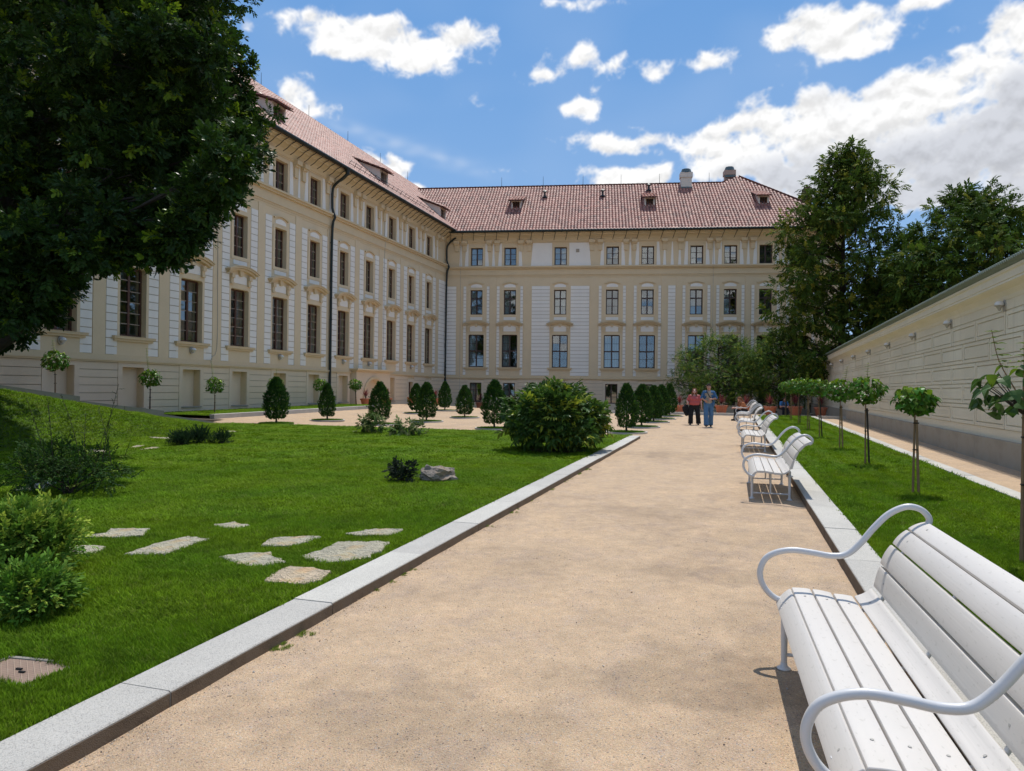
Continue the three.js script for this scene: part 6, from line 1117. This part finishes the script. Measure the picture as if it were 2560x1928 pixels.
  part('shoe', shoe([-0.09, 0.065, 0.2], [-0.1, 0.075, 0.36]), cloth([0.06, 0.045, 0.04]), o); part('shoe', shoe([0.085, 0.09, -0.2], [0.09, 0.04, -0.04]), cloth([0.06, 0.045, 0.04]), o);
}
{ // walking woman
  const o = thing('person', 'person walking in coral T-shirt and wide black trousers, head tilted back, carrying a black bag', 'person', [-1.55, 0, -31.3], 0.04, 'two people walking up the path');
  const hd = head([0, 1.375, 0.0], 0.42, 0.02); hd.neck = cap([0, 1.2, -0.015], [0, 1.32, -0.005], 0.055, 0.05); o.scale.setScalar(1.02);
  const rw = [-0.27, 0.93, 0.1], lw = [0.29, 0.75, 0.05];
  const body = [cap([0, 0.8, 0], [0, 1.08, 0], 0.15, 0.13), cap([-0.15, 1.19, 0], [0.15, 1.19, 0], 0.055), cap([0, 1.1, 0], [0, 1.28, -0.01], 0.09, 0.052), cap([-0.17, 1.17, 0], [-0.285, 0.97, -0.03], 0.05, 0.043), cap([-0.285, 0.97, -0.03], rw, 0.04, 0.027), cap([0.17, 1.17, 0], [0.265, 0.96, -0.02], 0.05, 0.043), cap([0.265, 0.96, -0.02], lw, 0.04, 0.027), cap([-0.1, 0.78, 0], [-0.13, 0.42, 0.06], 0.085, 0.055), cap([-0.13, 0.42, 0.06], [-0.14, 0.08, 0.06], 0.052, 0.036), cap([0.1, 0.78, 0], [0.14, 0.42, 0.03], 0.085, 0.055), cap([0.14, 0.42, 0.03], [0.17, 0.08, -0.06], 0.052, 0.036)];
  part('body', skinMesh(body, hd, [hand(rw, [0.3, -0.5, 0.7], [1, 0, 0], -1, 0.9), hand(lw, [0.05, -1, 0.15], [-1, 0, 0], 1, 0.35)], [0.58, 0.32, 0.25]), skinM, o);
  part('trousers', uvd(fieldMesh([ell([0, 0.79, 0], [0.205, 0.14, 0.16]), cap([-0.105, 0.75, 0.01], [-0.14, 0.42, 0.06], 0.112, 0.092), cap([-0.14, 0.42, 0.06], [-0.145, 0.08, 0.055], 0.09, 0.098), cap([0.105, 0.75, 0], [0.145, 0.42, 0.03], 0.112, 0.092), cap([0.145, 0.42, 0.03], [0.172, 0.08, -0.05], 0.09, 0.098)], 84, 0.03, (d, x, y, z) => Math.max(d + 0.005 * n3(x * 9, y * 12, z * 9), 0.045 - y, y - 0.9))), cloth([0.012, 0.012, 0.014]), o);
  part('t_shirt', uvd(fieldMesh([ell([0, 1.0, 0.0], [0.2, 0.25, 0.165]), ell([0, 0.9, 0.01], [0.225, 0.15, 0.185]), cap([-0.07, 1.07, 0.09], [-0.07, 1.06, 0.1], 0.085), cap([0.07, 1.07, 0.09], [0.07, 1.06, 0.1], 0.085), ell([0, 1.16, -0.01], [0.195, 0.1, 0.105]), cap([-0.17, 1.17, 0], [-0.23, 1.05, -0.015], 0.078, 0.075), cap([0.17, 1.17, 0], [0.225, 1.05, -0.01], 0.078, 0.075)], 84, 0.035, (d, x, y, z) => Math.max(d + 0.005 * n3(x * 9, y * 9, z * 9), 0.79 - y, y - 1.235 + (z > 0 ? 0.6 * Math.max(0, 0.09 - Math.abs(x)) : 0)))), cloth([0.50, 0.105, 0.10]), o);
  part('hair', uvd(fieldMesh([ell(hd.at(0, 0.04, -0.03), [0.088, 0.088, 0.1]), cap(hd.at(-0.07, 0.03, 0.03), [-0.085, 1.17, 0.07], 0.036, 0.034), cap(hd.at(0.07, 0.03, 0.03), [0.085, 1.17, 0.07], 0.036, 0.034), cap(hd.at(-0.05, 0.1, 0.03), hd.at(0.05, 0.1, 0.03), 0.032), cap(hd.at(0, 0, -0.09), [0, 1.16, -0.11], 0.07, 0.05)], 56, 0.02, (d, x, y, z) => { const f = hd.at(0, -0.02, 0.1); return Math.max(d + 0.007 * n3(x * 50, y * 12, z * 50), 0.064 - Math.hypot(x - f[0], (y - f[1]) * 0.8, z - f[2])); })), cloth([0.20, 0.085, 0.035]), o);
  for (const s of [-1, 1]) part('shoe', fieldMesh([cap([s * 0.15, 0.05, s < 0 ? 0.05 : -0.06], [s * 0.165, 0.035, s < 0 ? 0.2 : 0.09], 0.042, 0.036)], 30, 0.02), cloth([0.03, 0.028, 0.028]), o);
  const bag = thing('shoulder_bag', 'bulky black bag hanging at the hip of the person in coral', 'bag', [-1.9, 0.0, -31.28]);
  part('pouch', uvd(fieldMesh([ell([0, 0.66, 0], [0.14, 0.2, 0.1]), ell([0.04, 0.52, 0.0], [0.1, 0.16, 0.09])], 48, 0.04, (d, x, y, z) => d + 0.015 * n3(x * 8, y * 8, z * 8))), cloth([0.01, 0.01, 0.012]), bag);
  part('handle', tube([[-0.05, 0.8, 0.02], [0.02, 0.9, 0.07], [0.1, 0.93, 0.12], [0.08, 0.84, 0.03]], 0.012, 18, 6), cloth([0.01, 0.01, 0.012]), bag);
}
function seated(label, p, turn, colours, y0, seed) {                  // sitting, bent forward, forearms on the thighs; faces +z
  const o = thing('person', label, 'person', p, turn), hd = head([0, y0 + 0.58, 0.25], -0.55, 0.1), lean = 0.24; hd.neck = cap([0, y0 + 0.44, 0.13], [0, y0 + 0.53, 0.2], 0.05, 0.046);
  const rw = [-0.13, y0 + 0.2, 0.5], lw = [0.12, y0 + 0.19, 0.52], kl = y0 + 0.02;
  const body = [cap([0, y0 + 0.08, 0], [0, y0 + 0.33, lean * 0.5], 0.12, 0.11), cap([-0.15, y0 + 0.4, lean * 0.5], [0.15, y0 + 0.4, lean * 0.5], 0.055), cap([-0.17, y0 + 0.39, 0.12], [-0.22, y0 + 0.16, 0.24], 0.042, 0.037), cap([-0.22, y0 + 0.16, 0.24], rw, 0.036, 0.026), cap([0.17, y0 + 0.39, 0.12], [0.21, y0 + 0.16, 0.26], 0.042, 0.037), cap([0.21, y0 + 0.16, 0.26], lw, 0.036, 0.026), cap([-0.09, y0 + 0.06, 0], [-0.11, kl + 0.05, 0.42], 0.075, 0.055), cap([-0.11, kl + 0.05, 0.42], [-0.1, 0.08, 0.4], 0.05, 0.036), cap([0.09, y0 + 0.06, 0], [0.1, kl + 0.05, 0.44], 0.075, 0.055), cap([0.1, kl + 0.05, 0.44], [0.1, 0.08, 0.5], 0.05, 0.036)];
  part('body', skinMesh(body, hd, [hand(rw, [0.6, -0.1, 0.6], [0, 1, 0], -1, 0.6), hand(lw, [-0.6, -0.1, 0.6], [0, 1, 0], 1, 0.6)], [0.55, 0.29, 0.20]), skinM, o);
  part('trousers', uvd(fieldMesh([ell([0, y0 + 0.08, -0.01], [0.17, 0.11, 0.14]), cap([-0.09, y0 + 0.06, 0.02], [-0.11, kl + 0.05, 0.42], 0.088, 0.07), cap([-0.11, kl + 0.05, 0.42], [-0.1, 0.12, 0.4], 0.068, 0.062), cap([0.09, y0 + 0.06, 0.02], [0.1, kl + 0.05, 0.44], 0.088, 0.07), cap([0.1, kl + 0.05, 0.44], [0.1, 0.12, 0.5], 0.068, 0.062)], 64, 0.025)), cloth(colours[1]), o);
  part('top', uvd(fieldMesh([cap([0, y0 + 0.12, 0], [0, y0 + 0.34, lean * 0.5], 0.145, 0.135), cap([-0.15, y0 + 0.4, 0.12], [0.15, y0 + 0.4, 0.12], 0.075), cap([-0.17, y0 + 0.39, 0.12], [-0.2, y0 + 0.26, 0.19], 0.062, 0.058), cap([0.17, y0 + 0.39, 0.12], [0.195, y0 + 0.26, 0.2], 0.062, 0.058)], 56, 0.03)), cloth(colours[0]), o);
  part('hair', uvd(fieldMesh([ell(hd.at(0, 0.04, -0.03), [0.086, 0.088, 0.1]), cap(hd.at(-0.07, 0, 0.0), [-0.1, y0 + 0.28, 0.33], 0.034, 0.02), cap(hd.at(0.07, 0, 0), [0.1, y0 + 0.28, 0.33], 0.034, 0.02), cap(hd.at(0, 0, -0.08), [0, y0 + 0.36, 0.06], 0.06, 0.04)], 52, 0.02, (d, x, y, z) => { const f = hd.at(0, -0.02, 0.1); return Math.max(d + 0.006 * n3(x * 40, y * 12, z * 40), 0.075 - Math.hypot(x - f[0], y - f[1], z - f[2])); })), cloth(colours[2]), o);
  for (const s of [-1, 1]) part('shoe', fieldMesh([cap([s * 0.1, 0.045, s < 0 ? 0.38 : 0.48], [s * 0.11, 0.035, s < 0 ? 0.54 : 0.64], 0.042, 0.036)], 28, 0.02), cloth([0.02, 0.02, 0.02]), o);
  return o;
}
seated('person with long auburn hair sitting bent forward on the farthest bench, in dark trousers', [0.55, 0, -36.1], -PI / 2 + 0.25, [[0.42, 0.15, 0.06], [0.012, 0.012, 0.014], [0.22, 0.085, 0.035]], 0.42, 1);
{
  const st = thing('stone_block', 'low stone block under the person in blue, behind the pots', 'block', [2.75, 0, -43.7]); part('block', box(0.6, 0.32, 0.45), M.concrete, st, [0, 0.16 + groundY(2.75, -43.7), 0]);
  seated('person in a blue top sitting low behind the terracotta pots', [2.75, groundY(2.75, -43.7), -43.7], 0.2, [[0.06, 0.20, 0.42], [0.02, 0.02, 0.03], [0.05, 0.03, 0.02]], 0.33, 2);
}
console.log('people done');
renderer.render(scene, camera);
